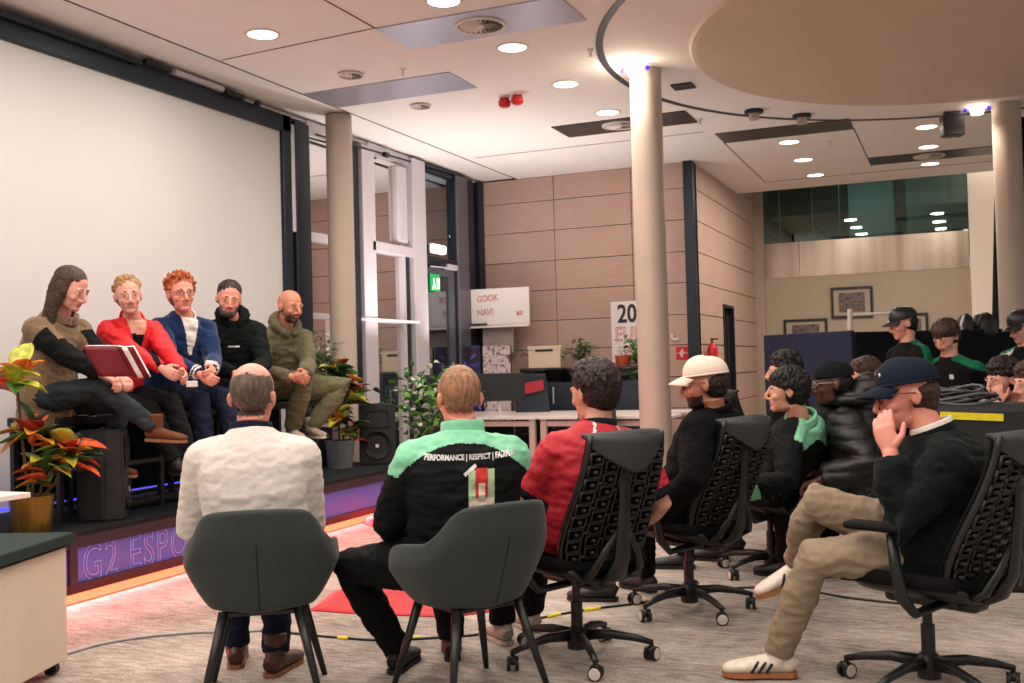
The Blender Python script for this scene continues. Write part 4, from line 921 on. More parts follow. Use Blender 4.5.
def torso_tube(mb, J, b, infl=0., hem=-.2, top=1.0):
    secs = ((hem, .172, .128), (-.05, .178, .138), (.12, .172, .135), (.32, .162, .128), (.55, .172, .128), (.72, .178, .120), (.83, .158, .106), (.91, .118, .090), (.96, .088, .078), (1.0, .066, .068))
    pts = []; rr = []; sd = []
    for t, rx, ry in secs:
        if t > top: continue
        p = J['hip'].lerp(J['neck'], max(0, t))+(J['hip']-J['neck']).normalized()*(J['L']*max(0, -t)); bow = sin(pi*min(1, max(0, t)))*.035*J['S']
        pts.append(p-J['sf']*bow); rr.append(((rx*b+infl)*J['S'], (ry*b+infl)*J['S']))
    mb.tube(pts, rr, 24, side=J['sr'])
FOLD = dict(knit=(.0035, 16, .002), coat=(.011, 7, .004), soft=(.008, 9, .003), smooth=(.004, 8, .0015), puffer=(.003, 10, .002))
def fold_fn(kind, J, seed):
    A, F, B = FOLD[kind]
    ax = (J['neck']-J['hip']).normalized()
    def f(p, n):
        q = p*F+V((seed, 0, 0)); q = q+ax*(p.dot(ax)*F*1.1)
        w = noise.noise(q); r = 1-abs(noise.noise(q*1.3+V((3.1, 7.7, 1.3))))*2.2
        d = A*w+A*.55*r+B*noise.noise(p*45)
        if kind == 'puffer': d += .014*abs(sin((p.dot(ax))*pi/.075))**.6-.008
        return d
    return f
def job(o, vox, smooth=3, disp=None, matf=None, after=None): JOBS.append((o, vox, smooth, disp, matf, after))
def raw(name, mb, mats, root):
    for v in mb.b.verts: v.co -= root.location
    return obj(name, mb, mats, root, False)
def run_jobs():
    import time; T0 = time.time()
    for o, vox, sm, disp, mf, af in JOBS:
        m = o.modifiers.new('r', 'REMESH'); m.mode = 'VOXEL'; m.voxel_size = vox
        if sm: s = o.modifiers.new('s', 'SMOOTH'); s.factor = .5; s.iterations = sm
    dg = bpy.context.evaluated_depsgraph_get(); dg.update()
    print('JOBS update', time.time()-T0, len(JOBS)); out = []
    for o, vox, sm, disp, mf, af in JOBS: out.append(bpy.data.meshes.new_from_object(o.evaluated_get(dg)))
    for (o, vox, sm, disp, mf, af), me in zip(JOBS, out):
        old = o.data; mats = list(old.materials); o.modifiers.clear(); o.data = me; me.name = o.name
        me.materials.clear()
        for x in mats: me.materials.append(x)
        off = o.parent.location
        if disp:
            ns = [v.normal.copy() for v in me.vertices]
            for v, n in zip(me.vertices, ns):
                v.co = v.co+n*disp(v.co+off, n)
        if mf:
            for p in me.polygons: p.material_index = mf(p.center+off, p.normal)
        else:
            for p in me.polygons: p.material_index = 0
        me.polygons.foreach_set('use_smooth', [True]*len(me.polygons))
        if af: af(o)
    print('JOBS all', time.time()-T0, sum(len(j[0].data.vertices) for j in JOBS))
def decal(o, me, org, xd, yd, m, name, lift=.003):
    """wrap a flat print onto the garment mesh o; org/xd/yd in world space"""
    root = o.parent; xd, yd = V(xd).normalized(), V(yd).normalized(); zd = xd.cross(yd)
    bm = bmesh.new(); bm.from_mesh(o.data); tree = BVHTree.FromBMesh(bm); bm.free()
    org = V(org)-root.location
    for v in me.vertices:
        p = org+xd*v.co.x+yd*v.co.y+zd*.4; h = tree.ray_cast(p, -zd, .8)
        v.co = (h[0]+zd*lift) if h[0] is not None else (org+xd*v.co.x+yd*v.co.y)
    d = obj(name, me, m, root); return d
def gridmesh(w, h, nx, ny, f=None):
    b = MB(); b.surf(lambda u, v: V((w*(u-.5), h*(v-.5), 0)) if f is None else f(u, v), nx, ny)
    me = bpy.data.meshes.new('print'); b.b.to_mesh(me); b.b.free(); return me
def shoe(root, heel, ang, S, m, sole, high=0., pitch=0., name='shoe', stripes=None, flat=.0):
    """heel: ankle position, ang: heading of the toe"""
    f = dirv(ang); r = V((f.y, -f.x, 0)); f = (f*cos(pitch)+V((0, 0, 1))*sin(pitch)); u = r.cross(f)
    h = V(heel); b = h-u*.075*S
    mb = MB()
    L = [(-.062, .028, .030, .034), (-.045, .036, .040, .042), (.0, .036, .043, .045), (.06, .038, .036, .036), (.11, .045, .030, .030), (.16, .046, .025, .025), (.195, .036, .020, .020), (.208, .018, .012, .014)]
    mb.tube([b+f*x*S+u*z*S for x, rx, ry, z in L], [(rx*S, ry*S) for x, rx, ry, z in L], 16, side=r)
    mb.tube([b+u*.035*S+f*.02*S, b+u*.065*S, b+u*(.10+high)*S-f*.005], [.040*S, .043*S, (.043+high*.06)*S], 16)
    o = raw(name, mb, [m], root); job(o, .006*S if S < 1.2 else .008, 2)
    sb = MB(); sec = [(-.066, .018), (-.048, .034), (0, .036), (.06, .035), (.12, .045), (.16, .044), (.192, .032), (.210, .012)]
    poly = [(x, w) for x, w in sec]+[(x, -w) for x, w in sec[::-1]]
    mt = M4((f, r, u)).transposed().to_4x4(); mt.translation = b
    sb.prism([(x*S, y*S) for x, y in poly], -.008*S, .010*S, mt); s_ = raw('sole', sb, [sole], root); s_.parent = o; 
    return o
def person(label, base, hip, neck, head, bang, sang, hang, pitch=0, roll=0, S=1., skin='fair', hair=None, hstyle='short', bulk=1., wl=None, wr=None, al=None, ar=None, kp=None, ep=None, feet=None,
           top=None, topf='soft', topname='jacket', topm=None, sleeve=1., leg=None, legr=1., hands=True, handd=(None, None), curl=.5, vox=.006, buzz=None, beard=None, extra=None, shoes=None, infl=.012, hem=-.2, topafter=None, kpr=None, palm=(None, None), epr=None, armr=1., headS=1., hx=.0, stubble=None):
    """base: floor/seat point of the root; hip, neck, head: world points; angles: headings in degrees"""
    base = V(base); root = thing('person', label, 'person', base); rng = random.Random(hash(label) % 9973 if False else sum(map(ord, label)))
    hip, neck, head = V(hip), V(neck), V(head)
    bf, sf = dirv(bang), dirv(sang); br, sr = V((bf.y, -bf.x, 0)), V((sf.y, -sf.x, 0))
    up = (neck-hip).normalized(); sf2 = (sf-up*sf.dot(up)).normalized()
    J = dict(hip=hip, neck=neck, sf=sf2, sr=sr, S=S, L=(neck-hip).length, up=up)
    sh = {}; el = {}; wr_ = {}; hj = {}; kn = {}; an = {}
    for k, s in (('L', -1), ('R', 1)):
        sh[k] = neck+sr*s*.166*S*(.5+.5*bulk)-up*.096*S-sf2*.01
        tw = (wl if k == 'L' else wr)
        if tw is None: tw = hip+bf*.30*S+br*s*.14*S+V((0, 0, .08*S))
        pole = (ep if k == 'L' else (epr or ep)) or (br*s*.5-bf*.5-V((0, 0, 1)))
        el[k], wr_[k] = ik(sh[k], tw, .29*S, .26*S, pole)
        hj[k] = hip+br*s*.095*S
        ta = (al if k == 'L' else ar)
        if ta is None: ta = V((hip+bf*.42*S+br*s*.13*S).to_tuple()); ta.z = max(base.z, 0)+.085
        kn[k], an[k] = ik(hj[k], ta, .43*S, .42*S, (kp if k == 'L' else (kpr or kp)) or (bf+V((0, 0, 1.2))))
    # head frame
    hf = dirv(hang); M = M4((V((hf.y, -hf.x, 0)), hf, V((0, 0, 1)))).transposed().to_4x4()
    M = M @ M4.Rotation(RAD(pitch), 4, 'X') @ M4.Rotation(RAD(roll), 4, 'Y'); M.translation = head
    HS = S*headS*1.04
    # body: one closed surface
    mb = MB(); add_head(mb, M, HS)
    nb = M @ V((0, -.030*HS, -.055*HS)); mb.tube([nb, nb.lerp(neck, .5)+(sf2*.006), neck-up*.05*S], [(.053*S, .055*S), (.054*S, .056*S), (.075*S, .062*S)], 16, side=sr)
    torso_tube(mb, J, .74)
    for k in 'LR':
        mb.tube([neck-up*.07*S, sh[k], sh[k].lerp(el[k], .5), el[k], el[k].lerp(wr_[k], .35), wr_[k]], [.035*S, .036*S, .036*S, .035*S, .037*S, .026*S] if sleeve >= .9 else [.035*S, .038*S, .044*S, .041*S, .040*S, .027*S], 12)
        if hands:
            d = handd[0 if k == 'L' else 1]; d = V(d) if d is not None else (wr_[k]-el[k]).normalized()
            pn = palm[0 if k == 'L' else 1]; pn = V(pn) if pn is not None else V((0, 0, -1))
            if abs(pn.dot(d.normalized())) > .95: pn = sf2*-1
            add_hand(mb, wr_[k], d, pn, k == 'R', curl, S*1.02)
        mb.tube([hip, hj[k], kn[k], kn[k].lerp(an[k], .3), an[k]-V((0, 0, .01))], [.09*S, .075*S, .05*S, .045*S, .034*S], 12)
    Mi = M.inverted(); prng = random.Random(5)
    def bmf(p, n):
        q = (Mi @ p)/HS
        if q.length > .2: return 0
        e_ = prng.gauss(0, .0022)+.003*noise.noise(p*60)
        if abs(q.x) < .0185 and q.y > .087 and -.0715 < q.z < -.0545: return 1
        if stubble and q.y > .012+e_ and (q.z < -.052+e_-.25*max(0, .03-abs(q.x))*(0 if q.z < -.078 else 1) or (q.z < -.048 and abs(q.x) < .03 and q.z > -.053)) and q.z > -.125: return 3
        if buzz == 'full' and q.z > -.055+e_ and (q.y < .005+e_ or q.z > .062+e_) and abs(q.x) < .0795+.0*q.z and not (abs(q.x) > .070 and -.045 < q.z < .02 and q.y > -.03): return 2
        if buzz == 'bald' and q.y < -.0+e_ and -.062+e_ < q.z < .088-abs(q.x)*.2+e_ and abs(q.x) < .078 and not (abs(q.x) > .069 and -.045 < q.z < .02 and q.y > -.03): return 2
        return 0
    body = raw('body', mb, [SKIN[skin], LIPS[skin], HAIR[hair] if (buzz and hair) else SKIN[skin], HAIR[stubble or 'darkbrown']], root); job(body, vox, 2, None, bmf)
    for s in (-1, 1):
        eb = MB(); eb.ell(M @ (V((s*.031, .0785, .0025))*HS), (.0115*HS, .0105*HS, .0060*HS), M.to_3x3().to_4x4()); eo = raw('eye', eb, [EYEW], root); eo.data.polygons.foreach_set('use_smooth', [True]*len(eo.data.polygons))
        ib = MB(); ib.ell(M @ (V((s*.031, .0872, .0025))*HS), (.0052*HS, .0028*HS, .0050*HS), M.to_3x3().to_4x4(), 10, 6); io = raw('iris', ib, [IRIS], root); io.parent = eo
        wb = MB(); wb.tube([M @ (V((s*x, y, z))*HS) for x, y, z in ((.015, .0900, .0265), (.030, .0890, .0285), (.047, .0765, .0225))], [.0032*HS, .0040*HS, .0020*HS], 6)
        if hair: raw('eyebrow', wb, [HAIR['brown' if hair == 'blonde' else hair]], root)
    if hair and not buzz and hstyle:
        hb = MB(); add_hair(hb, M, HS, hstyle, rng); ho = raw('hair', hb, [HAIR[hair]], root)
        job(ho, .0045*HS if vox < .008 else .006, 1, lambda p, n: .0035*noise.noise(Mi @ p*70)+.002*noise.noise(Mi @ p*160))
    if beard:
        bb = MB(); E_ = lambda c, r: bb.ell(M @ V([x*HS for x in c]), tuple(x*HS for x in r), M.to_3x3().to_4x4(), 18, 12)
        kk = beard[1]
        E_((0, .046, -.086), (.046+kk, .042+kk, .030+kk)); E_((0, .083, -.0505), (.026, .0085+kk*.5, .0045))
        for s in (-1, 1): E_((s*.0435, .030, -.060), (.0125+kk, .030, .034))
        bo = raw('beard', bb, [HAIR[beard[0]]], root); job(bo, .004, 1, lambda p, n: .002*noise.noise(p*120))
    # upper garment
    tb = MB(); torso_tube(tb, J, bulk, infl, hem)
    for k in 'LR':
        s = -1 if k == 'L' else 1
        tb.tube([neck-up*.052*S, neck.lerp(sh[k], .55)-up*.016*S, sh[k]], [(.044*S+infl*.5)*bulk, (.045*S+infl*.7)*bulk, (.052*S+infl)*bulk], 14)
        tb.ell(sh[k]+(el[k]-sh[k]).normalized()*.012, ((.062*S+infl)*(.5+.5*bulk),)*3); tb.ell(sh[k].lerp(neck-up*.26*S, .36), ((.070*S+infl)*(.5+.5*bulk),)*3)
        if sleeve >= .9: pts = [sh[k], sh[k].lerp(el[k], .4), el[k]-(wr_[k]-el[k])*.02, el[k].lerp(wr_[k], .5), el[k].lerp(wr_[k], .93)]; rr = [.064, .060, .050, .045, .036]
        else: pts = [sh[k], sh[k].lerp(el[k], .4), sh[k].lerp(el[k], .85)]; rr = [.068, .066, .066]
        tb.tube(pts, [(x*S*armr*(.6+.4*bulk)+infl*.8) for x in rr], 16)
    if topm is None: topm = [BLACKM]
    J.update(el=el, wr=wr_, sh=sh, head=head, M=M, HS=HS, kn=kn, an=an, root=root, hj=hj)
    to = raw(topname, tb, topm if isinstance(topm, list) else [topm], root)
    job(to, vox*1.35, 4, fold_fn(topf, J, rng.random()*50), (lambda p, n: top(p, n, J)) if top else None, (lambda o: topafter(o, J)) if topafter else None)
    # trousers
    if leg is not None:
        lb = MB(); lb.ell(hip+V((0, 0, -.01)), (.168*S*bulk, .168*S*bulk, .125*S)); 
        for k in 'LR':
            lb.tube([hip.lerp(hj[k], .8), hj[k], hj[k].lerp(kn[k], .5), kn[k], kn[k].lerp(an[k], .35), kn[k].lerp(an[k], .99)], [x*S*legr for x in (.11, .102, .088, .070, .064, .052)], 18)
        lo = raw('trousers', lb, [leg], root); job(lo, vox*1.4, 4, fold_fn('soft', J, rng.random()*50))
    if shoes:
        fl, fr = feet or (bang, bang)
        for k, a in (('L', fl), ('R', fr)):
            if a is None: continue
            pt = 0
            if isinstance(a, tuple): a, pt = a
            shoe(root, an[k], a, S, shoes[0], shoes[1], shoes[2] if len(shoes) > 2 else 0, pt, shoes[3] if len(shoes) > 3 else 'shoe')
    if extra: extra(J)
    return J
def fixM(J):
    return J['M'], J['HS'], J['root']
def ring(J, m, name='collar', r=(.066, .070), h=.035, th=.012, z=-.01, lean=0., tilt=.35):
    """standing collar round the neck"""
    S = J['S']; up = J['up']; c = J['neck']+up*z*S; hd = (J['head']-J['neck']); ax = (hd.normalized()*.6+up*.7).normalized(); f = (J['sf']-ax*J['sf'].dot(ax)).normalized(); r_ = f.cross(ax)
    mb = MB(); mb.surf(lambda u, v: c+ax*(v*h*S+tilt*.03*S*-cos(2*pi*u))+f*((r[1]+.006*(1-v))*S*cos(2*pi*u)+.004)+r_*((r[0]+.006*(1-v))*S*sin(2*pi*u)), 28, 4, th*S); bmesh.ops.remove_doubles(mb.b, verts=mb.b.verts, dist=.0005)
    o = raw(name, mb, [m], J['root']); o.data.polygons.foreach_set('use_smooth', [True]*len(o.data.polygons)); return o
def hood(J, m, up_on=False, r=.05):
    S = J['S']; c = J['neck']+J['up']*.02*S; f = J['sf']; s = J['sr']; mb = MB()
    pts = []; rr = []
    for k in range(15):
        a = pi*(.08+1.84*k/14); b = abs(k-7)/7
        pts.append(c+f*(.085*cos(a)+.005)*S*1.0+s*.088*sin(a)*S+J['up']*(.035*(1-b)+.0)*S-J['up']*.055*b*b*S); rr.append((r*(1-.52*b*b)*S, r*.85*(1-.45*b*b)*S))
    mb.tube(pts, rr, 12)
    if up_on: pass
    o = raw('hood', mb, [m], J['root']); job(o, .008, 3, fold_fn('soft', J, 3)); return o
def cap(J, m, brimm=None, lowf=.0, button=True, brim=True, name='cap'):
    M, HS, root = fixM(J); mb = MB()
    def D(u, v):
        a = 2*pi*u; el = pi/2*(1-v*1.04); ry = .108 if sin(a) < 0 else .100
        z = .046+.083*sin(el)*(1.0+.05*sin(a)); 
        if v > .97: z -= .006
        return M @ (V((.0885*cos(a)*max(0, cos(el))**.8, -.010+ry*1.02*sin(a)*max(0, cos(el))**.8, z+.004))*HS)
    mb.surf(D, 32, 14, .004); bmesh.ops.remove_doubles(mb.b, verts=mb.b.verts, dist=.0008)
    mb.tube([M @ (V((.0885*cos(t), -.010+(.110 if sin(t) < 0 else .102)*sin(t), .044))*HS) for t in [2*pi*i/32 for i in range(32)]], .005*HS, 6, closed=True)
    if button: mb.ell(M @ (V((0, -.012, .131))*HS), .007*HS)
    o = raw(name, mb, [m], root); o.data.polygons.foreach_set('use_smooth', [True]*len(o.data.polygons))
    if brim:
        bb = MB()
        def B(u, v):
            a = (u-.5)*2.3; x = .082*sin(a)*(1-.10*v); y = .0+.092*cos(a)+.074*v*math.sqrt(max(0, 1-(2*u-1)**2*.8)); z = .046-.020*(2*u-1)**2-.018*v-.010*v*v
            return M @ (V((x, y, z))*HS)
        bb.surf(B, 20, 8, .005*HS); b_ = raw('brim', bb, [brimm or m], root); b_.parent = o; b_.data.polygons.foreach_set('use_smooth', [True]*len(b_.data.polygons))
    return o
def glasses(J, m, big=1.):
    M, HS, root = fixM(J); mb = MB()
    for s in (-1, 1):
        mb.tube([M @ (V((s*.032+.022*big*cos(t), .099-.004*abs(cos(t)), .004+.017*big*sin(t)))*HS) for t in [2*pi*i/16 for i in range(16)]], .0021*HS, 6, closed=True)
        mb.tube([M @ (V(p)*HS) for p in ((s*.054, .096, .010), (s*.074, .06, .012), (s*.081, -.005, .008), (s*.082, -.02, -.006))], .002*HS, 6)
    mb.tube([M @ (V(p)*HS) for p in ((-.010, .100, .006), (0, .103, .009), (.010, .100, .006))], .002*HS, 6)
    return raw('glasses', mb, [m], root)
# ================================================================= the people of the photo
MINT = mat('mint green jersey', (.49, .77, .62), .75, var=.08, sheen=.1); GREENJ = mat('green jersey', (.06, .42, .28), .75, var=.1)
JBLK = mat('black jersey', (.050, .062, .065), .8, var=.15); TRB = mat('black trousers cloth', (.040, .048, .056), .85, var=.15); NVT = mat('navy trousers cloth', (.07, .10, .17), .8, var=.12)
BRL = mat('brown suede', (.36, .21, .13), .75, var=.2); SOLE = mat('tan sole', (.52, .34, .20), .7); BSOLE = mat('black rubber sole', (.06, .06, .07), .7); WSOLE = mat('pale rubber sole', (.72, .68, .62), .6)
BSH = mat('black trainer', (.06, .06, .065), .6)
def bhip(y, x=-5.38): return V((x, y, 1.185))
# --- stage, woman with the book
VEST = mat('camel knit vest', (.47, .38, .29), .95, var=.15, scale=120, bump=.3, sheen=.3); BKN = mat('black knit', (.05, .055, .06), .9, var=.2)
GJEAN = mat('dark grey jeans', (.15, .17, .19), .8, var=.3, scale=12)
def w1top(p, n, J):
    for k in 'LR':
        a, b = J['sh'][k], J['el'][k]; t = (p-a).dot((b-a).normalized())/(b-a).length; d = (p-a-(b-a)*min(1, max(0, t))).length
        if (p-J['wr'][k]).length < .25: return 1
        if t > .28 and d < .095 and (p-J['hip']).dot(J['sr']*(1 if k == 'R' else -1)) > .14: return 1
        if (p-J['el'][k]).length < .12: return 1
    return 0
hp = V((-5.36, 5.0, 1.185))
J = person('woman with long brown hair reading an open red book, camel vest over black sleeves', (-5.36, 5.0, 1.08), hp, at(60, 314, 6.73), at(71, 289, 6.66), 8, 0, 8, -24, 0, 1.02, 'fair', 'brown', 'long', 1.0,
       wl=at(120, 376, 6.62), wr=at(112, 381, 6.46), al=at(106, 462, 6.85), ar=at(156, 428, 6.55), kp=V((1, 0, 1.0)), kpr=V((1, -.3, 1.6)), ep=V((-.3, .5, -1)), epr=V((-.6, -.6, -1)), feet=((20, -.1), (10, -.05)),
       top=w1top, topname='vest', topm=[VEST, BKN], topf='coat', leg=GJEAN, legr=.95, shoes=(BRL, SOLE, .06, 'boot'), hem=-.28, infl=.02, curl=.5, headS=1.06)
def cowl(J, m): 
    o = ring(J, m, 'cowl_collar', (.095, .09), .05, .03, -.03)
cowl(J, VEST)
bk = at(133, 372, 6.38); t = thing('book', 'open dark red covered book held by the woman in the camel vest', 'book', bk, 0)
BKR = mat('dark red book cover', (.42, .05, .10), .5); PAPER = mat('white paper', (.90, .88, .86), .7)
xr, ur = CR, V((0, 0, 1)); fr_ = V((.39, -.92, 0))
def bookhalf(s, tilt, m, off, th, name, w=.16):
    mb = MB(); d = (xr*cos(tilt)*s+fr_*sin(tilt)*.5).normalized(); up_ = (ur*.8-xr*.35+fr_*.2).normalized(); n = d.cross(up_).normalized()
    mb.surf(lambda u, v: d*(w*u)+up_*(.21*(v-.15))+n*off+n*(.012*sin(pi*u) if m is PAPER else 0), 8, 6, th); obj(name, mb, m, t, True)
bookhalf(-1, .3, BKR, -.0, .004, 'cover', .21); bookhalf(1, .75, BKR, .016, .004, 'cover', .13); bookhalf(1, .75, PAPER, .0, .016, 'pages', .12); bookhalf(-1, .3, PAPER, .013, .014, 'pages', .2)
# --- woman in the red blazer
REDB = mat('bright red blazer', (.78, .05, .09), .7, var=.08)
def w2top(p, n, J):
    q = p-J['neck']; la = q.dot(J['sr']); fw = q.dot(J['sf']); h = q.dot(J['up'])
    if fw > .03 and abs(la) < .012+(.24+h)*.26 and h > -.24 and abs(la) < .07: return 1 if h < -.10 else 2
    return 0
J = person('woman with blond hair and a bright red blazer holding a white phone', (-5.36, 5.62, 1.08), V((-5.38, 5.60, 1.185)), at(134, 317, 7.22), at(128, 296, 7.13), -22, -25, -40, -4, 4, .98, 'fair', 'blonde', 'back', .98,
       wl=at(182, 372, 7.0), wr=at(172, 376, 6.92), al=at(190, 458, 7.0), ar=at(176, 462, 6.92), kp=V((1, 0, 1)), ep=V((0, .4, -1)), epr=V((-.4, -.6, -1)), feet=(-20, -25), headS=1.10, palm=((-.2, -.8, -.3), (.2, .8, -.3)),
       top=w2top, topname='blazer', topm=[REDB, BKN, SKIN['fair']], topf='coat', leg=TRB, shoes=(BSH, BSOLE), curl=.45)
ring(J, REDB, 'lapel', (.082, .085), .03, .012, -.045, tilt=2.2)
mb = MB(); mb.box((0, 0, 0), (.075, .012, .04), bev=.005, rot=M4.Rotation(RAD(20), 4, 'Z')); o = obj('mobile_phone', mb, mat('white phone', (.82, .80, .78), .3)); o.location = at(192, 384, 6.80); tag(o, 'small white phone in the hands of the woman in the red blazer', 'phone')
# --- ginger man in the blue cardigan
BLUK = mat('blue knit cardigan', (.09, .17, .32), .9, var=.15, scale=90, bump=.3, sheen=.2); SHW = mat('white shirt', (.86, .83, .80), .7)
def m3top(p, n, J):
    q = p-J['neck']; la = q.dot(J['sr']); fw = q.dot(J['sf']); h = q.dot(J['up'])
    if fw > .03 and abs(la) < .010+(.27+h)*.23 and h > -.27: return 1
    for k in 'LR':
        d = (p-J['wr'][k]).dot((J['el'][k]-J['wr'][k]).normalized())
        if (p-J['wr'][k]).length < .09 and (.018 < d < .030 or .042 < d < .052): return 1
    return 0
J = person('ginger haired man in glasses and a blue cardigan over a white shirt', (-5.36, 6.15, 1.08), V((-5.38, 6.13, 1.185)), at(186, 315, 7.68), at(181, 294, 7.60), -20, -22, -33, -2, 2, 1.04, 'ruddy', 'ginger', 'quiff', 1.12,
       wl=at(212, 370, 7.42), wr=at(200, 375, 7.34), al=at(238, 455, 7.45), ar=at(206, 462, 7.35), kp=V((1, 0, 1)), ep=V((0, .5, -1)), epr=V((-.4, -.6, -1)), feet=(-15, -25), headS=1.10, palm=((-.2, -.8, -.3), (.2, .8, -.3)),
       top=m3top, topname='cardigan', topm=[BLUK, SHW], topf='soft', leg=NVT, legr=1.1, shoes=(BSH, BSOLE), curl=.6)
ring(J, SHW, 'shirt_collar', (.064, .068), .035, .01, -.02, tilt=1.0); glasses(J, mat('thin gold frame', (.55, .42, .36), .3, metal=.6))
# --- bearded man, black hoodie
BH = mat('black green hoodie', (.050, .072, .068), .9, var=.12)
def logo(dx, dz, w, h, m, name='small_logo'):
    def f(o, J):
        org = J['neck']-J['up']*dz+J['sr']*dx+J['sf']*.15
        decal(o, gridmesh(w, h, 10, 2), org, -J['sr'], J['up'], m, name)
    return f
LW2 = mat('white print', (.80, .80, .80), .6)
J = person('bearded man in a black hoodie looking down', (-5.36, 6.80, 1.08), V((-5.38, 6.80, 1.185)), at(232, 318, 8.25), at(229, 299, 8.15), -35, -40, -48, -12, -6, 1.08, 'ruddy', 'darkbrown', 'short', 1.16,
       wl=at(252, 372, 7.95), wr=at(236, 374, 7.92), al=at(258, 448, 8.0), ar=at(232, 452, 7.95), kp=V((1, -.5, 1)), ep=V((.3, .5, -1)), epr=V((-.4, -.5, -1)), feet=(-30, -35), headS=1.06, palm=((-.2, -.8, -.3), (.2, .8, -.3)),
       topname='hoodie', topm=[BH], topf='soft', leg=NVT, legr=1.1, shoes=(BSH, BSOLE), curl=.6, beard=('grey', .004), topafter=logo(0, .20, .09, .012, LW2))
hood(J, BH)
# --- bald man, olive
OLV = mat('olive sweatshirt', (.36, .34, .25), .9, var=.1, sheen=.15); OLT = mat('olive trousers', (.38, .37, .27), .85, var=.1); BGE = mat('beige suede', (.62, .56, .50), .8)
J = person('bald bearded man in an olive hooded top and olive trousers', (-5.36, 7.50, 1.08), V((-5.38, 7.50, 1.185)), at(285, 327, 8.82), at(290, 307, 8.74), -20, -25, -18, -8, -3, 1.10, 'tan', 'stubble', None, 1.10,
       wl=at(305, 374, 8.50), wr=at(292, 377, 8.46), al=V((-5.16, 7.62, .85)), ar=V((-5.16, 7.36, .85)), kp=V((1, .8, .4)), kpr=V((1, -.3, .6)), ep=V((.2, .5, -1)), epr=V((-.4, -.6, -1)), feet=(-25, -35), headS=1.04, palm=((-.2, -.8, -.3), (.2, .8, -.3)),
       topname='hoodie', topm=[OLV], topf='coat', leg=OLT, legr=1.18, shoes=(BGE, WSOLE, .05), curl=.6, stubble='brown')
hood(J, OLV, r=.055); ring(J, OLV, 'funnel_collar', (.075, .078), .06, .014, -.03)
# --- white sweater man, back
WHK = mat('white knit sweater', (.80, .77, .74), .9, var=.05, scale=120, bump=.15, sheen=.15); NVC = mat('navy collar', (.07, .09, .15), .8)
c = at(263, 560, 4.33); u_ = dirv(118)
J = person('man with thinning hair in a white sweater seen from behind', (c.x, c.y, .0), V((c.x, c.y, .53)), at(251, 430, 4.33), at(253, 397, 4.36), 122, 117, 112, 2, 0, 1.10, 'ruddy', 'thin', None, 1.10, buzz='bald',
       wl=None, wr=None, al=V((at(236, 650, 4.75).x, at(236, 650, 4.75).y, .09)), ar=V((at(276, 655, 4.6).x, at(276, 655, 4.6).y, .09)), ep=V((-.35, -.25, -1)), epr=V((.25, -.1, -1)), kp=V((-.5, .7, 1.2)), feet=(125, 100),
       topname='sweater', topm=[WHK], topf='knit', leg=NVT, shoes=(mat('dark brown leather boot', (.27, .15, .10), .5), SOLE, .06, 'boot'), curl=.6, vox=.006, headS=1.04, hem=-.16, armr=1.05)
ring(J, NVC, 'polo_collar', (.072, .070), .035, .012, -.012); ring(J, WHK, 'sweater_neckband', (.078, .076), .018, .014, -.022)
# --- man with mint shoulders
def mint(th, sl, pw=1.25):
    def f(p, n, J):
        q = p-J['neck']; la = abs(q.dot(J['sr'])); h = q.dot(J['up']); return 1 if h > th-sl*la**pw and h > -.17 else 0
    return f
def gmafter(o, J):
    n = -J['sf']; xr_ = J['sr']; me = textmesh('PERFORMANCE | RESPECT | FAIRPLAY', .029, 0.0, xs=.78, align='CENTER', bold=.0012)
    decal(o, me, J['neck']-J['up']*.082+xr_*.025-J['sf']*.13, xr_, J['up'], LW2, 'back_lettering', .004)
    P0 = J['neck']-J['up']*.205+xr_*.06-J['sf']*.13
    decal(o, gridmesh(.105, .17, 12, 14), P0, xr_, J['up'], mat('pale green print', (.62, .72, .55), .7), 'back_print', .004)
    decal(o, gridmesh(.10, .05, 12, 6), P0-J['up']*.05, xr_, J['up'], mat('cream print', (.82, .76, .68), .7), 'back_print', .0055)
    decal(o, gridmesh(.05, .11, 8, 8), P0+J['up']*.035, xr_, J['up'], mat('red print', (.70, .12, .10), .7), 'back_print', .006)
    decal(o, gridmesh(.026, .07, 6, 6), P0+J['up']*.0, xr_, J['up'], mat('cream print', (.82, .76, .68), .7), 'back_print', .0075)
    decal(o, gridmesh(.06, .014, 8, 3), P0+J['up']*.085-xr_*.045, (xr_*.8+J['up']*.6), (J['up']*.8-xr_*.6), LW2, 'back_print', .006)
c = at(462, 560, 4.34)
lk = at(352, 548, 4.55); la_ = at(398, 650, 4.6); la_.z = .09; ra_ = at(452, 640, 4.78); ra_.z = .09
J = person('man with cropped hair in a black jacket with mint green shoulders seen from behind', (c.x, c.y, 0), V((c.x, c.y, .53)), at(463, 432, 4.30), at(459, 398, 4.32), 150, 120, 131, -3, 0, 1.08, 'ruddy', 'buzzlight', None, 1.20, buzz='full',
       wl=at(402, 536, 4.62), wr=None, al=la_, ar=ra_, ep=V((-.5, -.3, -1)), epr=V((.3, 0, -1)), kp=(lk-V((c.x, c.y, .53))), kpr=V((-.8, .6, 1)), feet=(100, 118), armr=1.05,
       top=mint(-.022, 2.6, 2.2), topname='jacket', topm=[JBLK, MINT], topf='soft', leg=TRB, legr=1.08, shoes=(BSH, BSOLE), curl=.6, headS=1.03, topafter=gmafter, hem=-.1)
ring(J, MINT, 'collar', (.074, .074), .06, .014, -.02)
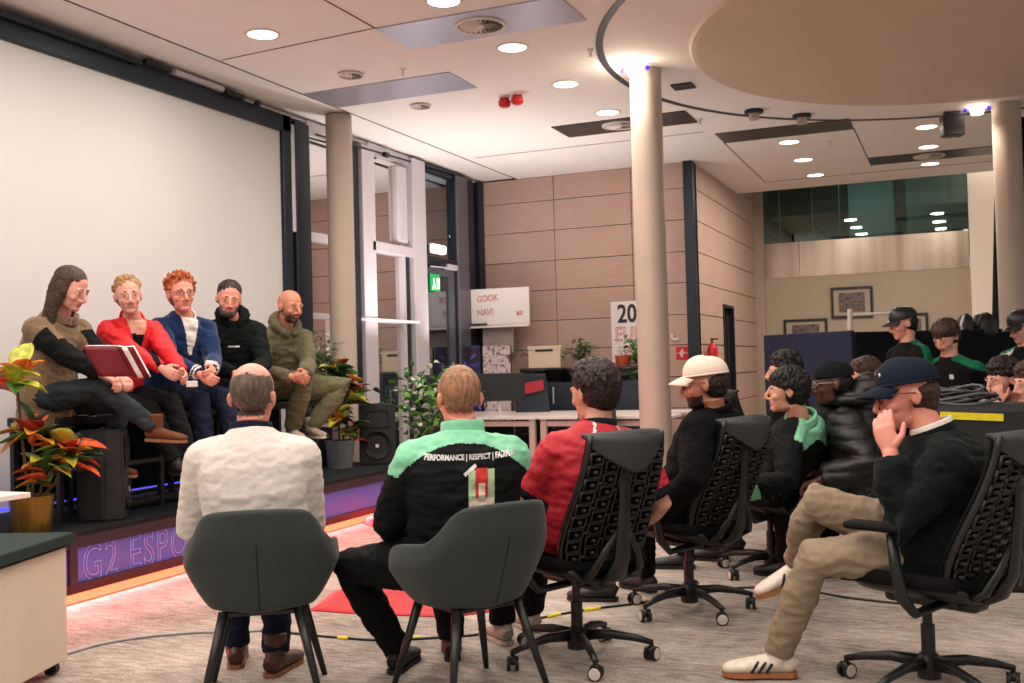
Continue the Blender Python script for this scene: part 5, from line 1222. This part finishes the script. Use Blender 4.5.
# --- red shirt man
REDJ = mat('raspberry red jersey', (.66, .07, .14), .7, var=.08); DKN = mat('dark navy trim', (.07, .08, .12), .8)
def rmtop(p, n, J):
    q = p-J['neck']; la = q.dot(J['sr']); h = q.dot(J['up'])
    for k in 'LR':
        d = (p-J['sh'][k]).dot((J['el'][k]-J['sh'][k]).normalized())/.29
        if d > .76 and (p-J['el'][k]).length < .14: return 1
    if h > -.10 and h > -.02-abs(la)*.3 and abs(abs(la)-.06-(-h)*.4) < .006 and q.dot(J['sf']) < .03: return 2
    return 0
p = chA.location; f = dirv(23.06+90+32); c = V((p.x, p.y, 0))+f*.0
fs = at(502, 618, 5.02); fs.z = .09; fs2 = at(530, 600, 5.25); fs2.z = .09
J = person('man with dark brown hair in a raspberry red short sleeved jersey', (c.x, c.y, 0), V((c.x, c.y, .58)), at(600, 424, 4.68), at(594, 392, 4.73), 145, 130, 150, -6, 0, 1.05, 'olive', 'darkbrown', 'messy', 1.05,
       wl=at(522, 532, 4.9), wr=at(640, 525, 4.95), al=fs, ar=fs2, ep=V((-.6, -.4, -1)), epr=V((.4, .2, -1)), kp=V((-.8, .6, 1)), feet=(140, 140), sleeve=.5, handd=((-.7, .6, -.1), None),
       top=rmtop, topname='jersey', topm=[REDJ, DKN, LW2], topf='soft', leg=TRB, legr=1.1, shoes=(mat('pale grey trainer', (.66, .62, .58), .7), WSOLE, .02), curl=.5, vox=.006, headS=1.06)
ring(J, DKN, 'collar', (.066, .068), .025, .012, -.012)
# --- cream cap man
BLKC = mat('black wool coat', (.026, .032, .036), .95, var=.15); CCAP = mat('cream cotton', (.86, .80, .72), .85, var=.03)
p = chB.location
J = person('bearded man in a cream baseball cap and a black coat in profile', (p.x, p.y, 0), V((p.x, p.y, .56)), at(716, 410, 5.38), at(704, 384, 5.36), 160, 172, 190, -6, 0, 1.04, 'tan', 'darkbrown', 'under', 1.28,
       wl=at(655, 510, 5.2), wr=at(650, 505, 5.5), ep=V((-.2, -.6, -1)), epr=V((.2, .6, -1)), topname='coat', topm=[BLKC], topf='coat', leg=TRB, shoes=(BSH, BSOLE), curl=.5, stubble='darkbrown', infl=.02,
       al=V((p.x-.50, p.y+.1, .09)), ar=V((p.x-.35, p.y+.4, .09)), feet=(190, 150))
ring(J, BLKC, 'collar', (.080, .082), .05, .016, -.02); cap(J, CCAP); glasses(J, BLACKM)
# --- mint sleeve man in profile
def gjtop(p, n, J):
    q = p-J['neck']; la = abs(q.dot(J['sr'])); h = q.dot(J['up']); fwd = q.dot(J['sf'])
    if h > -.03-.95*la**1.1 and fwd < .03 and h > -.145 and min((p-J['sh'][k]).dot((J['el'][k]-J['sh'][k]).normalized()) if (p-J['sh'][k]).length < .34 else 9 for k in 'LR') < .085: return 1
    for k in 'LR':
        if (p-J['wr'][k]).length < .13 and (p-J['wr'][k]).length > .08: return 1
    return 0
p = chC.location
J = person('black haired man in profile wearing a black jacket with a mint green shoulder', (p.x, p.y, 0), V((p.x, p.y, .55)), at(803, 420, 6.05), at(787, 391, 6.03), 165, 172, 192, 0, 0, 1.04, 'olive', 'black', 'bowl', 1.15,
       wl=at(738, 492, 5.85), wr=at(745, 490, 6.1), ep=V((.1, -.7, -1)), top=gjtop, topname='jacket', topm=[JBLK, MINT], topf='coat', leg=TRB, shoes=(BSH, BSOLE), curl=.6, infl=.018, headS=1.0,
       al=V((p.x-.55, p.y, .09)), ar=V((p.x-.4, p.y+.3, .09)), feet=(190, 170))
ring(J, MINT, 'collar', (.078, .08), .05, .014, -.02)
# --- curly head behind
q = at(783, 475, 6.9)
J = person('person with black curly hair half hidden behind the mint shouldered man', (q.x, q.y, 0), V((q.x, q.y, .58)), at(790, 396, 6.9), at(784, 372, 6.88), 165, 165, 185, 0, 0, 1.0, 'olive', 'black', 'curly', 1.0, topname='jacket', topm=[JBLK], leg=TRB, shoes=(BSH, BSOLE), vox=.009, headS=1.0, hands=True)
# --- puffer jacket man with beanie
PUF = mat('black puffer nylon', (.034, .042, .047), .5, var=.15); p = chE.location
q = at(862, 500, 6.2)
J = person('man with a dark beanie, clear glasses and a black puffer jacket in profile', (q.x, q.y, 0), V((q.x, q.y, .56)), at(852, 405, 6.15), at(832, 384, 6.1), 165, 165, 195, -4, 0, 1.02, 'brown', 'black', 'under', 1.2,
       wl=at(820, 480, 5.9), wr=at(815, 470, 6.2), topname='puffer_jacket', topm=[PUF], topf='puffer', leg=TRB, shoes=(BSH, BSOLE), infl=.03, vox=.0075, armr=1.2)
cap(J, mat('dark teal knit', (.06, .09, .10), .9, bump=.3), brim=False, button=False, name='beanie'); glasses(J, mat('clear acetate', (.60, .56, .54), .3), 1.15)
mb = MB(); C_ = J['neck']; up_ = J['up']
pts = []; rr = []
for k in range(15):
    a = pi*(.10+1.8*k/14); b = abs(k-7)/7; pts.append(C_+up_*(.05-.03*b)+J['sf']*(.115*cos(a)-.01)+J['sr']*.12*sin(a)); rr.append((.062*(1-.35*b), .058*(1-.3*b)))
mb.tube(pts, rr, 14); mb.ell(C_+up_*.06-J['sf']*.10, (.11, .11, .13)); o = raw('hood', mb, [PUF], J['root']); job(o, .009, 3, fold_fn('puffer', J, 2))
# --- two brown heads behind
for px, py, D, lb, hc, st in ((864, 376, 7.3, 'person with light brown hair seen behind the beanie and puffer jacket', 'brown', 'messy'), (886, 386, 6.7, 'person with brown hair peeking out under the dark blue cap brim', 'darkbrown', 'short')):
    q = at(px+6, 480, D); hd = at(px, py, D); nk = at(px+8, py+26, D)
    J = person(lb, (q.x, q.y, 0), V((q.x, q.y, .58)), nk, hd, 175, 175, 195, -5, 0, 1.0, 'ruddy', hc, st, 1.0, topname='jacket', topm=[JBLK], leg=TRB, shoes=(BSH, BSOLE), vox=.009)
# --- navy cap man, hand on cheek
BLZ = mat('dark green wool blazer', (.038, .075, .075), .9, var=.15, sheen=.04); BGT = mat('beige chinos', (.55, .49, .41), .8, var=.08)
p = chD.location; hp = V((p.x+.02, p.y+.03, .56))
l_a = at(778, 642, 4.35); l_a.z = .10; r_a = at(798, 560, 4.62)
TRN = mat('white leather trainer', (.84, .80, .74), .5); GUM = mat('gum sole', (.62, .40, .22), .6)
hd = at(906, 396, 4.22)
def nctop(p, n, J): return 0
J = person('man in a dark blue cap and dark blazer, cheek on hand, legs crossed', (p.x, p.y, 0), hp, at(934, 432, 4.17), hd, 200, 196, 200, -8, 4, 1.10, 'ruddy', 'brown', 'under', 1.26,
       wl=at(890, 452, 4.03), wr=at(868, 505, 4.42), al=l_a, ar=r_a, ep=V((-.6, -.5, -1)), epr=V((.2, .8, -1)), kp=at(848, 545, 4.2)-(hp+l_a)*.5, kpr=at(814, 500, 4.22)-(hp+r_a)*.5, feet=(196, (205, -.35)), handd=(at(880, 415, 4.08)-at(890, 452, 4.03), None), palm=((.2, .9, .2), None),
       top=None, topname='blazer', topm=[BLZ], topf='coat', leg=BGT, legr=1.0, shoes=(TRN, GUM, .01, 'trainer'), curl=.22, vox=.0055, headS=1.02, hem=-.3, infl=.016)
NCJ = J
ring(J, SHW, 'shirt_collar', (.066, .070), .035, .012, .0); ring(J, BLZ, 'blazer_collar', (.078, .080), .035, .014, -.02)
NVCAP = mat('dark blue cotton', (.075, .11, .16), .85, var=.06); cap(J, NVCAP); glasses(J, BLACKM)
M, HS, root = fixM(J); mb = MB(); mb.box((0, 0, 0), (.012, .012, .014)); me_o = MB(); me_o.ell(M @ (V((-.030, .083, .085))*HS), (.006, .004, .008), M.to_3x3().to_4x4()); raw('cap_logo', me_o, [LW2], root); mb.b.free()
# stripes on the trainers
for k, a, pt in (('L', 196, 0), ('R', 205, -.35)):
    f = dirv(a); r = V((f.y, -f.x, 0)); f = (f*cos(pt)+V((0, 0, 1))*sin(pt)); u = r.cross(f); b = J['an'][k]-u*.075*1.08
    for s in (-1, 1):
        mb = MB()
        for i in range(3): x = .035+.028*i; mb.box((0, 0, 0), (.001, .001, .001)); mb.tube([b+f*(x+.018)*1.08+u*.012+r*s*.046, b+f*x*1.08+u*.038*1.08+r*s*.046, b+f*(x-.012)*1.08+u*.056+r*s*.034], [(.006, .003)]*3, 6, side=f)
        bmesh.ops.delete(mb.b, geom=[v for v in mb.b.verts if v.co.length < .01], context='VERTS'); raw('side_stripes', mb, [BSH], root)
# --- the standing and sitting boys at the right
def gtop(p, n, J):
    q = p-J['neck']; la = abs(q.dot(J['sr'])); h = q.dot(J['up']); return 1 if (h > -.015-.42*la and la > .05 and la < .30 and h > -.18) or (abs(la-.2) < .02 and 0) else 0
def standing(px, py, D, lb, ang, hang, pitch, hc, st, capm=None, S=1., tp=gtop, z=None, **kw):
    hd = at(px, py, D); nk = hd+V((0, 0, -.140*S))-dirv(hang)*.03; hp = V((nk.x, nk.y, nk.z-.50*S))
    base = V((hp.x, hp.y, 0)); fz = hp.z-.80*S
    f = dirv(ang); r = V((f.y, -f.x, 0)); an = lambda s: V((hp.x, hp.y, 0))+r*s*.11+V((0, 0, .09))
    J = person(lb, base, hp, nk, hd, ang, ang, hang, pitch, 0, S, kw.pop('skin', 'fair'), hc, st, 1.0, al=an(-1), ar=an(1), kp=f, top=tp, topm=[JBLK, GREENJ, LW2], topf='soft', leg=TRB, shoes=(BSH, BSOLE), vox=.008, **kw)
    return J
J = standing(903, 324, 8.3, 'boy in a black cap and black and green jacket standing by the dark partition', 215, 205, -12, 'black', 'under', S=1.0, tp=lambda p, n, J: 1 if (p-J['neck']).dot(-J['sf']) > -.02 and (p-J['neck']).dot(J['up']) > -.40 and abs((p-J['neck']).dot(J['sr'])) > .06 and (p-J['neck']).dot(J['sr']) < 0 else 0, topname='jacket')
cap(J, BLACKM)
J = standing(946, 337, 8.0, 'boy looking down in a black jacket with green shoulder stripes', 245, 235, -28, 'brown', 'bowl', S=1.02, topname='jacket', wl=at(980, 392, 7.8), wr=at(935, 400, 7.7), topafter=logo(-.06, .16, .03, .035, LW2))
J = standing(1022, 327, 8.1, 'boy in a dark cap with a white striped shoulder at the right edge', 230, 215, -18, 'black', 'under', S=1.0, tp=lambda p, n, J: 2 if abs((p-J['neck']).dot(J['up'])+.02+.35*abs((p-J['neck']).dot(J['sr']))) < .016 and abs((p-J['neck']).dot(J['sr'])) > .06 else (1 if (p-J['neck']).dot(J['up']) > -.03-.35*abs((p-J['neck']).dot(J['sr'])) and abs((p-J['neck']).dot(J['sr'])) > .06 else 0), topname='jacket')
cap(J, BLACKM)
q = at(1018, 470, 6.6)
J = person('boy with curly brown hair resting his chin on his hand at the right', (q.x, q.y, 0), V((q.x, q.y, .60)), at(1014, 404, 6.6), at(1003, 380, 6.55), 210, 210, 215, -10, 0, 1.02, 'fair', 'darkbrown', 'curly', 1.0, wl=at(999, 404, 6.38), handd=(V((-.15, .1, 1)), None), palm=((.2, .8, .2), None), curl=.7, topname='jacket', topm=[JBLK], leg=TRB, shoes=(BSH, BSOLE), vox=.007, ep=V((-.2, -.5, -1)))
q = at(1045, 470, 6.3)
J = person('person with brown curls cut by the right edge of the photo', (q.x, q.y, 0), V((q.x, q.y, .60)), at(1040, 408, 6.3), at(1031, 384, 6.25), 215, 215, 215, -5, 0, 1.0, 'fair', 'brown', 'curly', 1.0, topname='jacket', topm=[JBLK], leg=TRB, shoes=(BSH, BSOLE), vox=.009)
run_jobs()
# ================================================================= light
def area(name, loc, size, energy, color=(1, .86, .72), rot=(0, 0, 0), shape='DISK', sy=None, spread=None):
    l = bpy.data.lights.new(name, 'AREA'); l.shape = shape; l.size = size; l.energy = energy; l.color = color
    if sy: l.size_y = sy
    if spread: l.spread = spread
    o = bpy.data.objects.new(name, l); COL.objects.link(o); o.location = loc; o.rotation_euler = rot; return o
def spot(name, loc, energy, ang=110, blend=.8, color=(1, .86, .72), tgt=None, rad=.08):
    l = bpy.data.lights.new(name, 'SPOT'); l.energy = energy; l.spot_size = RAD(ang); l.spot_blend = blend; l.color = color; l.shadow_soft_size = rad
    o = bpy.data.objects.new(name, l); COL.objects.link(o); o.location = loc
    if tgt is not None: o.rotation_euler = (V(tgt)-V(loc)).to_track_quat('-Z', 'Y').to_euler()
    return o
for (x, y) in lab: 
    far = y > 12.5
    area('downlight', (x, y, CH-.03), .22, 25 if far else 32, (1, .88, .76) if far else (1, .87, .78))
# the same grid of downlights goes on over the camera and the stage
for x in (-4.89, -3.3, -1.8, -.26, 1.5):
    for y in (5.4, 4.1, 2.8, 1.5, 0, -1.5):
        area('downlight', (x, y, CH-.03), .22, 22 if x < -1 else 14, (1, .88, .80))
# spots at the column heads graze the shafts and wash the ceiling
spot('column_spot', (-2.62, 8.86, CH-.1), 45, 120, .9, (1, .90, .78), (-2.55, 9.0, 0))
spot('column_spot', (.2, 12.05, CH-.1), 45, 120, .9, (1, .85, .68), (.4, 12.15, 0))
p = bpy.data.lights.new('column_glow', 'POINT'); p.energy = 9; p.color = (1, .85, .7); p.shadow_soft_size = .06
o = bpy.data.objects.new('column_glow', p); COL.objects.link(o); o.location = (-2.6, 8.85, CH-.14)
# added upward spots, no real fixtures, brighten the ceiling by the glass
for x, y, e in ((-5.5, 10.4, 120), (-4.5, 11.5, 110), (-5.8, 12.0, 50)):
    spot('ceiling_fill_spot', (x, y, 1.5), e, 150, 1, (1, .93, .91), (x, y, 4), .05)
for y in (4.2, 5.4, 6.6, 7.8):   # the red strip along the foot of the stage lights the carpet
    area('strip_glow', (STX+.07, y, .055), .03, 13, (1, .08, .10), (0, RAD(-60), 0), 'RECTANGLE', 1.2)
area('void_fill', (.6, 17.3, 4.98), .3, 14, (1, .9, .8))  # added fill without a fixture, brightens the pale wall at the far right
area('gallery_fill', (-1.6, YF+1.9, 4.95), .4, 40, (.95, 1, .97))  # unseen fill added inside the gallery to lift its dark interior
w = bpy.data.worlds.new('world'); SC.world = w; w.use_nodes = True
w.node_tree.nodes['Background'].inputs[0].default_value = (.95, .88, .86, 1); w.node_tree.nodes['Background'].inputs[1].default_value = .5
SC.view_settings.exposure = 0
SC.cycles.max_bounces = 8
